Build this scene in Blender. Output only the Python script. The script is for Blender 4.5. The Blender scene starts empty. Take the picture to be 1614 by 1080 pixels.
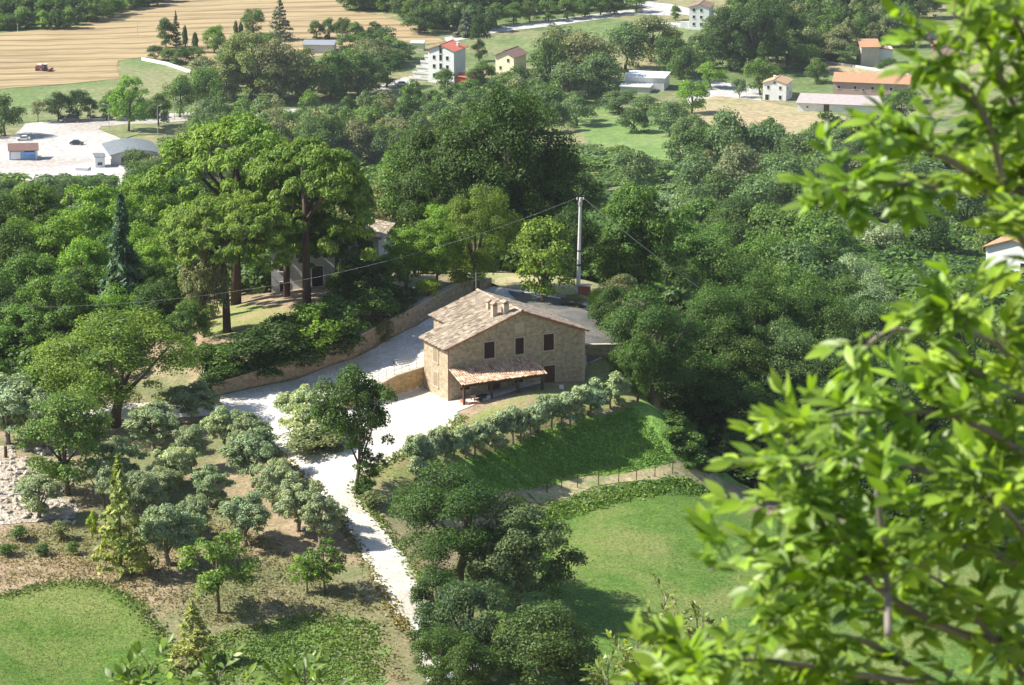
import bpy, bmesh, math, random
import numpy as np
from mathutils import Vector, Matrix
from mathutils.geometry import delaunay_2d_cdt
R = math.radians
SC = bpy.context.scene
COL = SC.collection

# ------------------------------------------------------------------ camera
H = 232.0                                   # camera height above the valley floor
F = 5700.0                                  # focal length in photo pixels (photo 1614 x 1080)
PITCH = math.atan(1506.0 / F)
cam_d = bpy.data.cameras.new('camera')
cam = bpy.data.objects.new('camera', cam_d)
COL.objects.link(cam)
cam.location = (0, 0, H)
cam.rotation_euler = (math.pi / 2 - PITCH, 0, 0)
cam_d.sensor_width = 36.0
cam_d.lens = 36.0 * F / 1614.0
cam_d.clip_end = 12000
cam_d.clip_start = 0.1
cam_d.dof.use_dof = True
cam_d.dof.focus_distance = 385
cam_d.dof.aperture_fstop = 22.0
SC.camera = cam

# ------------------------------------------------------------------ world, sun, exposure
SUN_H = Vector((-1.0, 0.0, 0)).normalized()     # horizontal direction towards the sun
SUN_EL = R(43)
world = bpy.data.worlds.new('World')
SC.world = world
world.use_nodes = True
wn = world.node_tree
bg = wn.nodes['Background']
sky = wn.nodes.new('ShaderNodeTexSky')
sky.sky_type = 'NISHITA'
sky.sun_disc = False
sky.sun_elevation = SUN_EL
sky.sun_rotation = math.atan2(SUN_H.x, SUN_H.y)
sky.altitude = 300
sky.air_density = 1.0
sky.dust_density = 1.0
wn.links.new(sky.outputs[0], bg.inputs[0])
bg.inputs[1].default_value = 0.095
sl = bpy.data.lights.new('sun', 'SUN')
sl.energy = 5.0
sl.angle = R(0.53)
sl.color = (1.0, 0.95, 0.86)
so = bpy.data.objects.new('sun', sl)
COL.objects.link(so)
sdir = Vector((SUN_H.x * math.cos(SUN_EL), SUN_H.y * math.cos(SUN_EL), math.sin(SUN_EL)))
so.rotation_euler = sdir.to_track_quat('Z', 'Y').to_euler()
so.location = (-200, 600, 600)
SC.view_settings.view_transform = 'Standard'
SC.view_settings.look = 'None'
SC.view_settings.exposure = 0.96
SC.view_settings.gamma = 1.0
SC.cycles.max_bounces = 5
SC.cycles.diffuse_bounces = 3
SC.cycles.glossy_bounces = 2
SC.cycles.transmission_bounces = 3
SC.cycles.volume_bounces = 0
SC.cycles.caustics_reflective = False
SC.cycles.caustics_refractive = False
SC.cycles.use_denoising = True
SC.cycles.use_adaptive_sampling = True
SC.cycles.adaptive_threshold = 0.02

# ------------------------------------------------------------------ pixel <-> world
CP, SP = math.cos(PITCH), math.sin(PITCH)
def ray(px, py):
    a = (px - 807.0) / F
    b = (540.0 - py) / F
    return np.array([a, CP + b * SP, -SP + b * CP])
def row_ratio(py):                            # drop per metre of Y for this row
    d = ray(807, py)
    return -d[2] / d[1]
def on_drop(px, py, D):                       # the point of the ray that lies D metres below the camera
    d = ray(px, py)
    t = D / -d[2]
    return (d[0] * t, d[1] * t, H - D)
def at_dist(px, py, t):
    d = ray(px, py)
    return Vector((d[0] * t, d[1] * t, H + d[2] * t))
def project(X, Y, Z):
    dz = Z - H
    dep = Y * CP - dz * SP
    return 807 + F * X / dep, 540 - F * (Y * SP + dz * CP) / dep

# ------------------------------------------------------------------ terrain
ctrl = []
def cp(px, py, D): ctrl.append(on_drop(px, py, D))
def cw(X, Y, D): ctrl.append((X, Y, H - D))
for a in [(707, 632, 101.7), (929, 600, 101.7), (664, 613, 101.7), (600, 680, 101.8), (680, 690, 101.9), (450, 640, 102.2),
          (400, 660, 102.5), (540, 745, 102.6), (560, 800, 104.2), (620, 900, 106.5), (660, 990, 108.4), (700, 1070, 109.8),
          (345, 622, 102.3), (450, 600, 101.9), (560, 562, 100.9), (655, 513, 99.8), (735, 468, 99.3),
          (800, 462, 99.4), (900, 475, 99.5), (911, 458, 99.3), (960, 500, 99.8), (985, 560, 101.0),
          (960, 590, 101.6), (1010, 628, 102.6),
          (690, 722, 102.6), (760, 700, 102.4), (850, 668, 102.3), (930, 645, 102.3), (990, 632, 102.5),
          (640, 750, 103.0), (740, 790, 106.0), (850, 782, 107.0), (950, 760, 107.0), (1060, 738, 107.3), (800, 730, 104.6), (920, 700, 104.6), (1000, 680, 104.5),
          (950, 850, 108.2), (1100, 800, 108.8), (1000, 1000, 110.5), (900, 1070, 111), (760, 900, 108.2), (1150, 900, 110),
          (1300, 900, 111), (1500, 960, 113), (1600, 1060, 114), (1200, 1070, 112.5),
          (1140, 770, 110), (1022, 655, 102.9), (1046, 706, 105.6), (1078, 690, 109.5), (1112, 722, 111.5), (1060, 650, 107), (1140, 745, 111),
          (100, 950, 107.0), (100, 1070, 109.5), (350, 960, 107.4), (450, 1060, 109.6), (250, 1060, 109.6),
          (250, 800, 105.2), (50, 820, 105.3), (20, 740, 104.2), (400, 800, 104.8), (500, 880, 106.3), (150, 700, 103.8),
          (0, 880, 106.2), (300, 700, 103.4)]:
    cp(*a)
for a in [(-30, 375, 100.2), (-25, 388, 99.4), (-18, 388, 99.2), (-40, 380, 101.5), (-60, 380, 103.5), (-90, 380, 105), (-45, 400, 103.0),
          (-20, 402, 99.8), (-8, 404, 99.4), (8, 404, 99.5), (-80, 360, 105),
          (-25, 420, 103), (0, 420, 102.5), (12, 415, 103), (-70, 420, 106), (-40, 440, 107),
          (20, 395, 105), (20, 380, 106), (30, 390, 112), (45, 385, 118), (60, 380, 121), (90, 380, 124), (40, 350, 113), (60, 340, 115), (90, 330, 116),
          (-60, 460, 111), (0, 450, 108), (25, 430, 113), (35, 440, 122), (60, 450, 128), (100, 450, 130), (-120, 450, 112),
          (0, 500, 121), (-60, 500, 120), (60, 510, 137), (-150, 520, 125),
          (0, 600, 150), (-90, 600, 150), (60, 600, 150), (150, 600, 152),
          (0, 700, 178), (-120, 700, 178), (60, 700, 165), (92, 700, 173), (160, 700, 175), (-250, 700, 182),
          (55, 760, 175), (120, 800, 188), (0, 850, 205), (-140, 850, 207), (-300, 850, 212), (80, 870, 199), (200, 850, 200),
          (0, 1000, 222), (-150, 1000, 224), (-300, 1000, 226), (45, 960, 214), (150, 1000, 216), (260, 1000, 218),
          (-130, 1080, 229), (0, 1080, 227.5), (45, 1060, 222), (90, 1110, 226), (150, 1110, 226), (-30, 1130, 230),
          (-300, 1200, 231.5), (-100, 1200, 231.5), (0, 1200, 231.5), (100, 1200, 231), (300, 1200, 228), (-600, 1100, 231), (600, 1100, 220),
          (-300, 1500, 232), (0, 1500, 232), (300, 1500, 231), (0, 2500, 232), (-1000, 2500, 232), (1000, 2500, 232), (0, 4500, 232), (-3000, 4500, 230), (3000, 4500, 230),
          (0, -60, -6), (0, 0, 1.6), (-40, 0, 1.6), (40, 0, 1.6), (0, 6, 4.8), (0, 25, 13.5), (0, 50, 25), (0, 100, 48), (0, 200, 87), (0, 260, 103.5), (0, 290, 108.5),
          (-60, 100, 48), (60, 100, 50), (-90, 200, 86), (90, 200, 90), (-60, 280, 105), (60, 280, 109), (-30, 25, 13.5), (30, 25, 13.5),
          (-400, 400, 125), (400, 400, 130), (-500, 100, 60), (500, 100, 60), (-400, 700, 185), (500, 700, 180)]:
    cw(*a)
CT = np.array(ctrl)
def rbf_dist(ax, ay, bx, by): return np.sqrt((ax - bx) ** 2 + (ay - by) ** 2 + 25.0)
n = len(CT)
A = np.zeros((n + 3, n + 3))
A[:n, :n] = rbf_dist(CT[:, 0][:, None], CT[:, 1][:, None], CT[:, 0][None], CT[:, 1][None]) - np.eye(n) * 0.15
A[:n, n] = 1; A[:n, n + 1] = CT[:, 0]; A[:n, n + 2] = CT[:, 1]
A[n:, :n] = A[:n, n:].T
W = np.linalg.solve(A, np.concatenate([CT[:, 2], [0, 0, 0]]))

# the two retaining walls: base polylines with the height of the step behind them
def pts_on(lst, D): return [on_drop(x, y, D)[:2] for x, y in lst]
WALL1 = [on_drop(*a)[:2] for a in [(338, 624, 102.3), (450, 600, 101.9), (560, 562, 100.9), (655, 513, 99.8), (737, 467, 99.3), (775, 449, 99.2)]]
WALL1_H = [1.2, 1.7, 1.9, 1.9, 1.8, 0.7]
WALL2 = [on_drop(x, y, 101.7)[:2] for x, y in [(671, 611), (625, 622), (575, 636), (520, 648)]]
WALL2_H = [2.1, 2.1, 1.3, 0.15]
def step(X, Y, line, hs, fade, ramp=0.55, off=0.0):
    best = np.full(X.shape, 1e9); hh = np.zeros(X.shape); side = np.zeros(X.shape); over = np.zeros(X.shape)
    for i in range(len(line) - 1):
        (x0, y0), (x1, y1) = line[i], line[i + 1]
        dx, dy = x1 - x0, y1 - y0
        L = math.hypot(dx, dy)
        t = ((X - x0) * dx + (Y - y0) * dy) / L / L
        tc = np.clip(t, 0, 1)
        d = np.hypot(X - x0 - dx * tc, Y - y0 - dy * tc)
        s = ((X - x0) * -dy + (Y - y0) * dx) / L
        o = np.where(t < 0, -t * L, np.where(t > 1, (t - 1) * L, 0))
        m = d < best
        best = np.where(m, d, best); hh = np.where(m, hs[i] + (hs[i + 1] - hs[i]) * tc, hh)
        side = np.where(m, s, side); over = np.where(m, o, over)
    r = np.clip((side - off) / ramp, 0, 1)
    return hh * r * np.clip(1 - best / fade, 0, 1) * np.clip(1 - over / 3.0, 0, 1)
WALL2R = WALL2[::-1]
def zfun(X, Y):
    X = np.asarray(X, float); Y = np.asarray(Y, float)
    sh = X.shape
    x, y = X.ravel(), Y.ravel()
    z = np.zeros(x.shape)
    for i in range(0, len(x), 20000):
        s = slice(i, i + 20000)
        z[s] = rbf_dist(x[s][:, None], y[s][:, None], CT[:, 0][None], CT[:, 1][None]) @ W[:n] + W[n] + W[n + 1] * x[s] + W[n + 2] * y[s]
    z = z.reshape(sh)
    z = z + step(X, Y, WALL1, WALL1_H, 28, 0.5, 0.25) + step(X, Y, WALL2R, WALL2_H[::-1], 8.0, 0.5, 0.25)
    return z
def axis(parts):
    out = []
    for a, b, st in parts:
        out += list(np.arange(a, b, st))
    out.append(parts[-1][1])
    return np.array(out)
GX = axis([(-4000, -1000, 500), (-1000, -400, 50), (-400, -100, 10), (-100, -60, 3), (-60, -32, 1.5), (-32, 24, 0.7), (24, 60, 2), (60, 120, 4), (120, 400, 10), (400, 1000, 50), (1000, 4000, 500)])
GY = axis([(-300, 0, 30), (0, 60, 4), (60, 280, 8), (280, 340, 2), (340, 402, 0.7), (402, 470, 3), (470, 900, 9), (900, 1420, 6), (1420, 2000, 30), (2000, 6000, 400)])
GXX, GYY = np.meshgrid(GX, GY)
GZ = zfun(GXX, GYY)
def ground(X, Y):                              # height of the ground mesh
    X = np.asarray(X, float); Y = np.asarray(Y, float)
    i = np.clip(np.searchsorted(GX, X) - 1, 0, len(GX) - 2)
    j = np.clip(np.searchsorted(GY, Y) - 1, 0, len(GY) - 2)
    u = (X - GX[i]) / (GX[i + 1] - GX[i]); v = (Y - GY[j]) / (GY[j + 1] - GY[j])
    u = np.clip(u, 0, 1); v = np.clip(v, 0, 1)
    return (GZ[j, i] * (1 - u) * (1 - v) + GZ[j, i + 1] * u * (1 - v) + GZ[j + 1, i] * (1 - u) * v + GZ[j + 1, i + 1] * u * v)
YS = np.concatenate([np.arange(290, 480, 0.1), np.arange(480, 2600, 1.0)])
def pick(px, py):                              # first ground point seen through a pixel
    d = ray(px, py)
    t = YS / d[1]
    zz = H + d[2] * t
    g = ground(d[0] * t, YS)
    k = np.argmax(zz <= g)
    if zz[k] > g[k]: k = len(YS) - 1
    return Vector((d[0] * t[k], YS[k], float(g[k])))
def gz(x, y): return float(ground(x, y))

# ------------------------------------------------------------------ materials
def new_mat(name):
    m = bpy.data.materials.new(name); m.use_nodes = True
    nt = m.node_tree
    b = nt.nodes['Principled BSDF']
    b.inputs['Specular IOR Level'].default_value = 0.25
    return m, nt, b
def N(nt, t, **kw):
    nd = nt.nodes.new(t)
    for k, v in kw.items():
        if k.startswith('_'): setattr(nd, k[1:], v)
        else: nd.inputs[k.replace('__', ' ')].default_value = v
    return nd
def ramp(nt, fac, stops):
    r = nt.nodes.new('ShaderNodeValToRGB')
    e = r.color_ramp.elements
    while len(e) < len(stops): e.new(0.5)
    for k, (p, c) in enumerate(stops):
        e[k].position = p; e[k].color = (c[0], c[1], c[2], 1)
    nt.links.new(fac, r.inputs[0])
    return r
def mix(nt, fac, a, b, mode='MIX'):
    m = nt.nodes.new('ShaderNodeMix'); m.data_type = 'RGBA'; m.blend_type = mode
    for sock, v in ((m.inputs[0], fac), (m.inputs[6], a), (m.inputs[7], b)):
        if hasattr(v, 'links'): nt.links.new(v, sock)
        elif isinstance(v, (int, float)): sock.default_value = v
        else: sock.default_value = (v[0], v[1], v[2], 1)
    return m.outputs[2]
def noise(nt, vec, scale, detail=4, rough=0.6, dist=0.0):
    t = N(nt, 'ShaderNodeTexNoise', Scale=scale, Detail=detail, Roughness=rough, Distortion=dist)
    if vec is not None: nt.links.new(vec, t.inputs['Vector'])
    return t.outputs['Fac']
def coord(nt, which='Object', scale=None, rot=None):
    c = nt.nodes.new('ShaderNodeTexCoord').outputs[which]
    if scale or rot:
        mp = nt.nodes.new('ShaderNodeMapping')
        if scale: mp.inputs['Scale'].default_value = scale
        if rot: mp.inputs['Rotation'].default_value = rot
        nt.links.new(c, mp.inputs[0]); c = mp.outputs[0]
    return c
def bump(nt, b, h, strength=0.5, dist=0.1):
    bp = N(nt, 'ShaderNodeBump', Strength=strength, Distance=dist)
    nt.links.new(h, bp.inputs['Height']); nt.links.new(bp.outputs[0], b.inputs['Normal'])

def mottled(name, c1, c2, scale=1.0, c3=None, s3=0.1, rough=0.9, bmp=0.5, bd=0.1, fine=None, lo=0.35, hi=0.65):
    m, nt, b = new_mat(name)
    v = coord(nt)
    f = noise(nt, v, scale, 6, 0.65)
    col = ramp(nt, f, [(lo, c1), (hi, c2)]).outputs[0]
    if c3:
        g = noise(nt, v, s3, 4, 0.6, 0.5)
        msk = ramp(nt, g, [(0.45, (0, 0, 0)), (0.62, (1, 1, 1))]).outputs[0]
        col = mix(nt, msk, col, c3)
    ff = noise(nt, v, fine or scale * 5, 3, 0.7)
    fr = ramp(nt, ff, [(0.3, (0.6, 0.6, 0.6)), (0.7, (1.3, 1.3, 1.3))]).outputs[0]
    col = mix(nt, 1.0, col, fr, 'MULTIPLY')
    nt.links.new(col, b.inputs['Base Color'])
    b.inputs['Roughness'].default_value = rough
    bump(nt, b, ff, bmp, bd)
    return m
def plain(name, c, rough=0.7, var=0.12, scale=3.0, spec=None, metal=0.0):
    m, nt, b = new_mat(name)
    f = noise(nt, coord(nt), scale, 5, 0.65)
    r = ramp(nt, f, [(0.3, tuple(x * (1 - var) for x in c)), (0.7, tuple(min(1, x * (1 + var)) for x in c))])
    nt.links.new(r.outputs[0], b.inputs['Base Color'])
    b.inputs['Roughness'].default_value = rough
    b.inputs['Metallic'].default_value = metal
    if spec is not None: b.inputs['Specular IOR Level'].default_value = spec
    return m
M = {}
M['soil'] = mottled('dry_soil_and_grass', (0.25, 0.185, 0.115), (0.38, 0.29, 0.185), 0.5, (0.17, 0.18, 0.08), 0.06, bmp=0.6, bd=0.15, fine=3.0)
M['lawn'] = mottled('lush_green_grass', (0.072, 0.15, 0.020), (0.118, 0.20, 0.032), 0.8, (0.18, 0.215, 0.06), 0.10, bmp=0.8, bd=0.12, fine=3.0)
M['meadow'] = mottled('rough_meadow_grass', (0.10, 0.20, 0.035), (0.17, 0.25, 0.07), 0.6, (0.22, 0.20, 0.10), 0.13, bmp=0.8, bd=0.15, fine=4.0)
M['bank'] = mottled('weedy_bank_grass', (0.14, 0.27, 0.04), (0.22, 0.36, 0.07), 0.7, (0.17, 0.30, 0.055), 0.2, bmp=0.9, bd=0.25, fine=2.5)
M['yellow_grass'] = mottled('yellow_green_grass', (0.20, 0.24, 0.07), (0.28, 0.28, 0.11), 0.5, (0.32, 0.26, 0.14), 0.2, bmp=0.6, fine=4.0)
M['path'] = mottled('dry_grass_path', (0.34, 0.30, 0.15), (0.46, 0.38, 0.22), 0.7, (0.22, 0.27, 0.10), 0.25, bmp=0.5, fine=3.0)
M['gravel'] = mottled('white_gravel', (0.58, 0.55, 0.49), (0.74, 0.71, 0.65), 0.35, (0.52, 0.48, 0.40), 0.12, bmp=0.5, bd=0.06, fine=5.0)
M['rubble'] = mottled('pale_rubble', (0.32, 0.27, 0.20), (0.58, 0.53, 0.45), 0.8, (0.38, 0.31, 0.22), 0.3, bmp=1.0, bd=0.5, fine=1.5)
M['parking'] = mottled('pale_parking_gravel', (0.44, 0.42, 0.39), (0.53, 0.51, 0.48), 0.08, (0.40, 0.36, 0.32), 0.03, bmp=0.2, fine=0.8)
M['tarmac_pale'] = mottled('pale_road_surface', (0.42, 0.41, 0.39), (0.52, 0.50, 0.47), 0.1, bmp=0.1, fine=0.8)
M['shaded_yard'] = mottled('grey_yard_painted_shade', (0.09, 0.09, 0.09), (0.13, 0.127, 0.12), 0.4, (0.18, 0.17, 0.14), 0.15, bmp=0.3, fine=4.0)  # grey yard, colour darkened to stand in for tree shade
M['strip'] = mottled('green_meadow_slope', (0.12, 0.215, 0.05), (0.17, 0.26, 0.07), 0.08, (0.20, 0.25, 0.09), 0.03, bmp=0.3, fine=0.6)
M['far_green'] = mottled('far_meadow', (0.12, 0.18, 0.055), (0.165, 0.22, 0.075), 0.05, (0.23, 0.23, 0.11), 0.02, bmp=0.2, fine=0.5)
M['far_tan'] = mottled('far_dry_field', (0.30, 0.27, 0.14), (0.38, 0.32, 0.18), 0.06, (0.40, 0.30, 0.18), 0.03, bmp=0.2, fine=0.5)
M['valley'] = mottled('rough_valley_grass', (0.10, 0.15, 0.045), (0.15, 0.20, 0.07), 0.06, (0.26, 0.24, 0.12), 0.02, bmp=0.4, fine=0.4, bd=0.4)
# the harvested wheat field with its windrows
m, nt, b = new_mat('mown_wheat_stubble')
v = coord(nt, 'Object', rot=(0, 0, R(-7)))
wv = N(nt, 'ShaderNodeTexWave', Scale=0.026, Distortion=11.0, Detail=5.0)
wv.bands_direction = 'Y'; wv.inputs['Detail Scale'].default_value = 0.35
nt.links.new(v, wv.inputs['Vector'])
mpn = N(nt, 'ShaderNodeMapping'); mpn.inputs['Scale'].default_value = (0.03, 0.33, 1)
nt.links.new(v, mpn.inputs[0])
nf = noise(nt, mpn.outputs[0], 1.0, 7, 0.7)
c1 = ramp(nt, nf, [(0.3, (0.17, 0.125, 0.065)), (0.5, (0.33, 0.25, 0.135)), (0.7, (0.42, 0.33, 0.19))]).outputs[0]
c2 = ramp(nt, wv.outputs['Fac'], [(0.0, (0.62, 0.60, 0.54)), (0.16, (1, 1, 1)), (0.8, (1.08, 1.06, 1.02))]).outputs[0]
nt.links.new(mix(nt, 1.0, c1, c2, 'MULTIPLY'), b.inputs['Base Color'])
b.inputs['Roughness'].default_value = 0.9
bump(nt, b, wv.outputs['Fac'], 0.6, 0.5)
M['wheat'] = m

def foliage(name, trans=0.35, under=None, rough=0.55, lo=0.55, hi=1.4, spec=0.3):
    m, nt, b = new_mat(name)
    oi = nt.nodes.new('ShaderNodeObjectInfo')
    ge = nt.nodes.new('ShaderNodeNewGeometry')
    rr = ramp(nt, ge.outputs['Random Per Island'], [(0.0, (lo, lo, lo * 0.9)), (0.6, (1, 1, 1)), (1.0, (hi * 1.06, hi, hi * 0.7))]).outputs[0]
    ta = nt.nodes.new('ShaderNodeAttribute'); ta.attribute_name = 'tint'
    col = mix(nt, 1.0, oi.outputs['Color'], ta.outputs['Color'], 'ADD')
    col = mix(nt, 1.0, col, rr, 'MULTIPLY')
    big = noise(nt, coord(nt, 'Generated'), 3.0, 3, 0.6)
    br = ramp(nt, big, [(0.35, (0.8, 0.88, 0.9)), (0.65, (1.18, 1.1, 1.0))]).outputs[0]
    col = mix(nt, 1.0, col, br, 'MULTIPLY')
    if under:
        col = mix(nt, ge.outputs['Backfacing'], col, under)
    nt.links.new(col, b.inputs['Base Color'])
    b.inputs['Roughness'].default_value = rough
    b.inputs['Specular IOR Level'].default_value = spec
    tr = nt.nodes.new('ShaderNodeBsdfTranslucent')
    tc = mix(nt, 1.0, col, (1.25, 1.32, 0.45), 'MULTIPLY')
    nt.links.new(tc, tr.inputs['Color'])
    mx = nt.nodes.new('ShaderNodeMixShader'); mx.inputs[0].default_value = trans
    nt.links.new(b.outputs[0], mx.inputs[1]); nt.links.new(tr.outputs[0], mx.inputs[2])
    nt.links.new(mx.outputs[0], nt.nodes['Material Output'].inputs[0])
    return m
M['leaf'] = foliage('leaf')
M['olive'] = foliage('olive_leaf', 0.2, None, 0.5, 0.6, 1.5)
M['needle'] = foliage('needle', 0.25, None, 0.6, 0.6, 1.35)
M['near_leaf'] = foliage('near_leaf', 0.42, None, 0.42, 0.55, 1.5, 0.4)
M['bark'] = plain('bark', (0.13, 0.10, 0.075), 0.9, 0.35, 4)
M['grey_bark'] = plain('grey_bark', (0.22, 0.19, 0.16), 0.9, 0.3, 5)
M['pine_bark'] = plain('pine_bark', (0.095, 0.065, 0.05), 0.9, 0.35, 3)

def stone_wall(name, c1, c2, mortar, sx=1.0, rows=0.22):
    m, nt, b = new_mat(name)
    v = coord(nt, 'UV')
    nz = N(nt, 'ShaderNodeTexNoise', Scale=1.3, Detail=3.0)
    nt.links.new(v, nz.inputs['Vector'])
    vv = nt.nodes.new('ShaderNodeVectorMath'); vv.operation = 'MULTIPLY_ADD'
    nt.links.new(nz.outputs['Color'], vv.inputs[0]); vv.inputs[1].default_value = (0.12, 0.12, 0); nt.links.new(v, vv.inputs[2])
    br = N(nt, 'ShaderNodeTexBrick', Scale=1.0, Mortar__Size=0.012)
    br.inputs['Mortar Size'].default_value = 0.012
    br.inputs['Brick Width'].default_value = 0.42 * sx; br.inputs['Row Height'].default_value = rows
    br.offset = 0.5; br.squash = 1.0
    br.inputs['Color1'].default_value = (*c1, 1); br.inputs['Color2'].default_value = (*c2, 1); br.inputs['Mortar'].default_value = (*mortar, 1)
    br.inputs['Bias'].default_value = 0.0
    nt.links.new(vv.outputs[0], br.inputs['Vector'])
    pn = noise(nt, v, 2.2, 6, 0.7)
    pr = ramp(nt, pn, [(0.3, (0.62, 0.58, 0.52)), (0.55, (1, 1, 1)), (0.75, (1.3, 1.27, 1.2))]).outputs[0]
    col = mix(nt, 1.0, br.outputs['Color'], pr, 'MULTIPLY')
    nt.links.new(col, b.inputs['Base Color'])
    b.inputs['Roughness'].default_value = 0.9
    bump(nt, b, pn, 0.5, 0.06)
    return m
M['stone'] = stone_wall('old_stone_wall', (0.45, 0.365, 0.25), (0.32, 0.255, 0.17), (0.42, 0.35, 0.25))
M['brickwall'] = stone_wall('yellow_brick_wall', (0.50, 0.35, 0.16), (0.36, 0.24, 0.11), (0.45, 0.36, 0.22), 1.2, 0.16)
M['retain'] = stone_wall('retaining_wall_stone', (0.40, 0.32, 0.22), (0.29, 0.22, 0.145), (0.38, 0.31, 0.23), 1.5, 0.26)
M['quoin'] = plain('pale_stone_trim', (0.44, 0.37, 0.28), 0.9, 0.15, 3)
def tiles(name, cols):
    m, nt, b = new_mat(name)
    ge = nt.nodes.new('ShaderNodeNewGeometry')
    st = [(k / (len(cols) - 1), c) for k, c in enumerate(cols)]
    c = ramp(nt, ge.outputs['Random Per Island'], st).outputs[0]
    f = noise(nt, coord(nt), 1.4, 6, 0.7)
    fr = ramp(nt, f, [(0.3, (0.7, 0.68, 0.66)), (0.7, (1.22, 1.2, 1.15))]).outputs[0]
    nt.links.new(mix(nt, 1.0, c, fr, 'MULTIPLY'), b.inputs['Base Color'])
    b.inputs['Roughness'].default_value = 0.85
    return m
M['tile'] = tiles('weathered_roof_tiles', [(0.14, 0.11, 0.085), (0.43, 0.36, 0.27), (0.27, 0.20, 0.15), (0.58, 0.52, 0.42), (0.20, 0.17, 0.13), (0.50, 0.43, 0.33), (0.33, 0.25, 0.18), (0.54, 0.47, 0.37)])
M['tile_new'] = tiles('porch_roof_tiles', [(0.36, 0.20, 0.12), (0.60, 0.44, 0.31), (0.46, 0.28, 0.18), (0.70, 0.58, 0.44), (0.30, 0.20, 0.14), (0.58, 0.40, 0.28)])
def striped(name, c1, c2, scale=8.0, axisd='X', rough=0.8):
    m, nt, b = new_mat(name)
    v = coord(nt, 'UV')
    w = N(nt, 'ShaderNodeTexWave', Scale=scale, Distortion=0.3)
    w.bands_direction = axisd
    nt.links.new(v, w.inputs['Vector'])
    c = ramp(nt, w.outputs['Fac'], [(0.1, c1), (0.8, c2)]).outputs[0]
    f = noise(nt, v, 0.7, 6, 0.7)
    fr = ramp(nt, f, [(0.3, (0.82, 0.82, 0.82)), (0.7, (1.13, 1.12, 1.1))]).outputs[0]
    nt.links.new(mix(nt, 1.0, c, fr, 'MULTIPLY'), b.inputs['Base Color'])
    b.inputs['Roughness'].default_value = rough
    bump(nt, b, w.outputs['Fac'], 0.5, 0.05)
    return m
M['red_roof'] = striped('red_tile_roof', (0.50, 0.13, 0.08), (0.66, 0.22, 0.15), 1.5)
M['orange_roof'] = striped('orange_tile_roof', (0.38, 0.20, 0.11), (0.50, 0.29, 0.17), 1.5)
M['tan_roof'] = striped('faded_tile_roof', (0.44, 0.28, 0.16), (0.58, 0.40, 0.25), 1.5)
M['brown_roof'] = striped('brown_tile_roof', (0.22, 0.13, 0.10), (0.32, 0.21, 0.17), 1.5)
M['grey_roof'] = striped('grey_sheet_roof', (0.15, 0.17, 0.18), (0.20, 0.22, 0.23), 0.8, rough=0.5)
M['fibre_roof'] = striped('mauve_grey_fibre_roof', (0.36, 0.31, 0.30), (0.46, 0.41, 0.40), 0.8)
M['white_roof'] = plain('white_sheet_roof', (0.80, 0.80, 0.78), 0.6, 0.05, 0.5)
M['white'] = plain('white_plaster', (0.74, 0.74, 0.72), 0.85, 0.07, 0.6)
M['cream'] = plain('cream_plaster', (0.74, 0.70, 0.50), 0.85, 0.07, 0.6)
M['beige'] = plain('beige_plaster', (0.50, 0.45, 0.38), 0.85, 0.08, 0.6)
M['pink'] = plain('pinkish_plaster', (0.45, 0.33, 0.27), 0.85, 0.1, 0.6)
M['villa'] = plain('weathered_grey_plaster', (0.43, 0.43, 0.43), 0.9, 0.2, 0.8)
M['concrete'] = plain('concrete', (0.46, 0.45, 0.42), 0.9, 0.12, 1.5)
M['light_concrete'] = plain('pale_concrete', (0.62, 0.61, 0.58), 0.9, 0.1, 1.5)
M['glass'] = plain('dark_glass', (0.02, 0.025, 0.03), 0.15, 0.1, 1, 0.6)
M['shutter'] = striped('brown_shutter', (0.035, 0.018, 0.014), (0.075, 0.038, 0.028), 6.0, 'Y')
M['shutter_pale'] = striped('pale_shutter', (0.27, 0.20, 0.13), (0.38, 0.29, 0.20), 6.0, 'Y')
M['wood'] = plain('dark_wood', (0.09, 0.05, 0.03), 0.8, 0.3, 6)
M['copper'] = plain('copper_pipe', (0.24, 0.13, 0.09), 0.5, 0.15, 3, metal=0.4)
M['terracotta'] = plain('terracotta', (0.40, 0.14, 0.08), 0.85, 0.2, 4)
M['terracotta_dull'] = plain('dull_brown_roofing', (0.17, 0.10, 0.08), 0.85, 0.15, 0.6)
M['metal'] = plain('galvanised_metal', (0.42, 0.43, 0.43), 0.45, 0.1, 2, metal=0.5)
M['darkmetal'] = plain('dark_metal', (0.05, 0.05, 0.055), 0.5, 0.1, 2)
M['blue'] = plain('blue_panel', (0.22, 0.38, 0.62), 0.6, 0.1, 0.8)
M['darkblue'] = plain('dark_blue_awning', (0.05, 0.10, 0.25), 0.6, 0.1, 0.8)
M['paint_dark'] = plain('dark_car_paint', (0.03, 0.035, 0.05), 0.25, 0.05, 1, 0.6)
M['paint_silver'] = plain('silver_car_paint', (0.42, 0.46, 0.52), 0.3, 0.05, 1, 0.6)
M['paint_white'] = plain('white_car_paint', (0.75, 0.75, 0.74), 0.3, 0.03, 1, 0.6)
M['paint_red'] = plain('red_machine_paint', (0.22, 0.07, 0.06), 0.45, 0.15, 2)
M['rubber'] = plain('tyre_rubber', (0.025, 0.025, 0.025), 0.9, 0.1, 4)
M['chrome'] = plain('wheel_metal', (0.5, 0.5, 0.5), 0.3, 0.05, 4, metal=0.7)
M['rock'] = mottled('stone_rubble', (0.34, 0.29, 0.23), (0.56, 0.51, 0.44), 2.0, bmp=0.8, fine=6)

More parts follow.
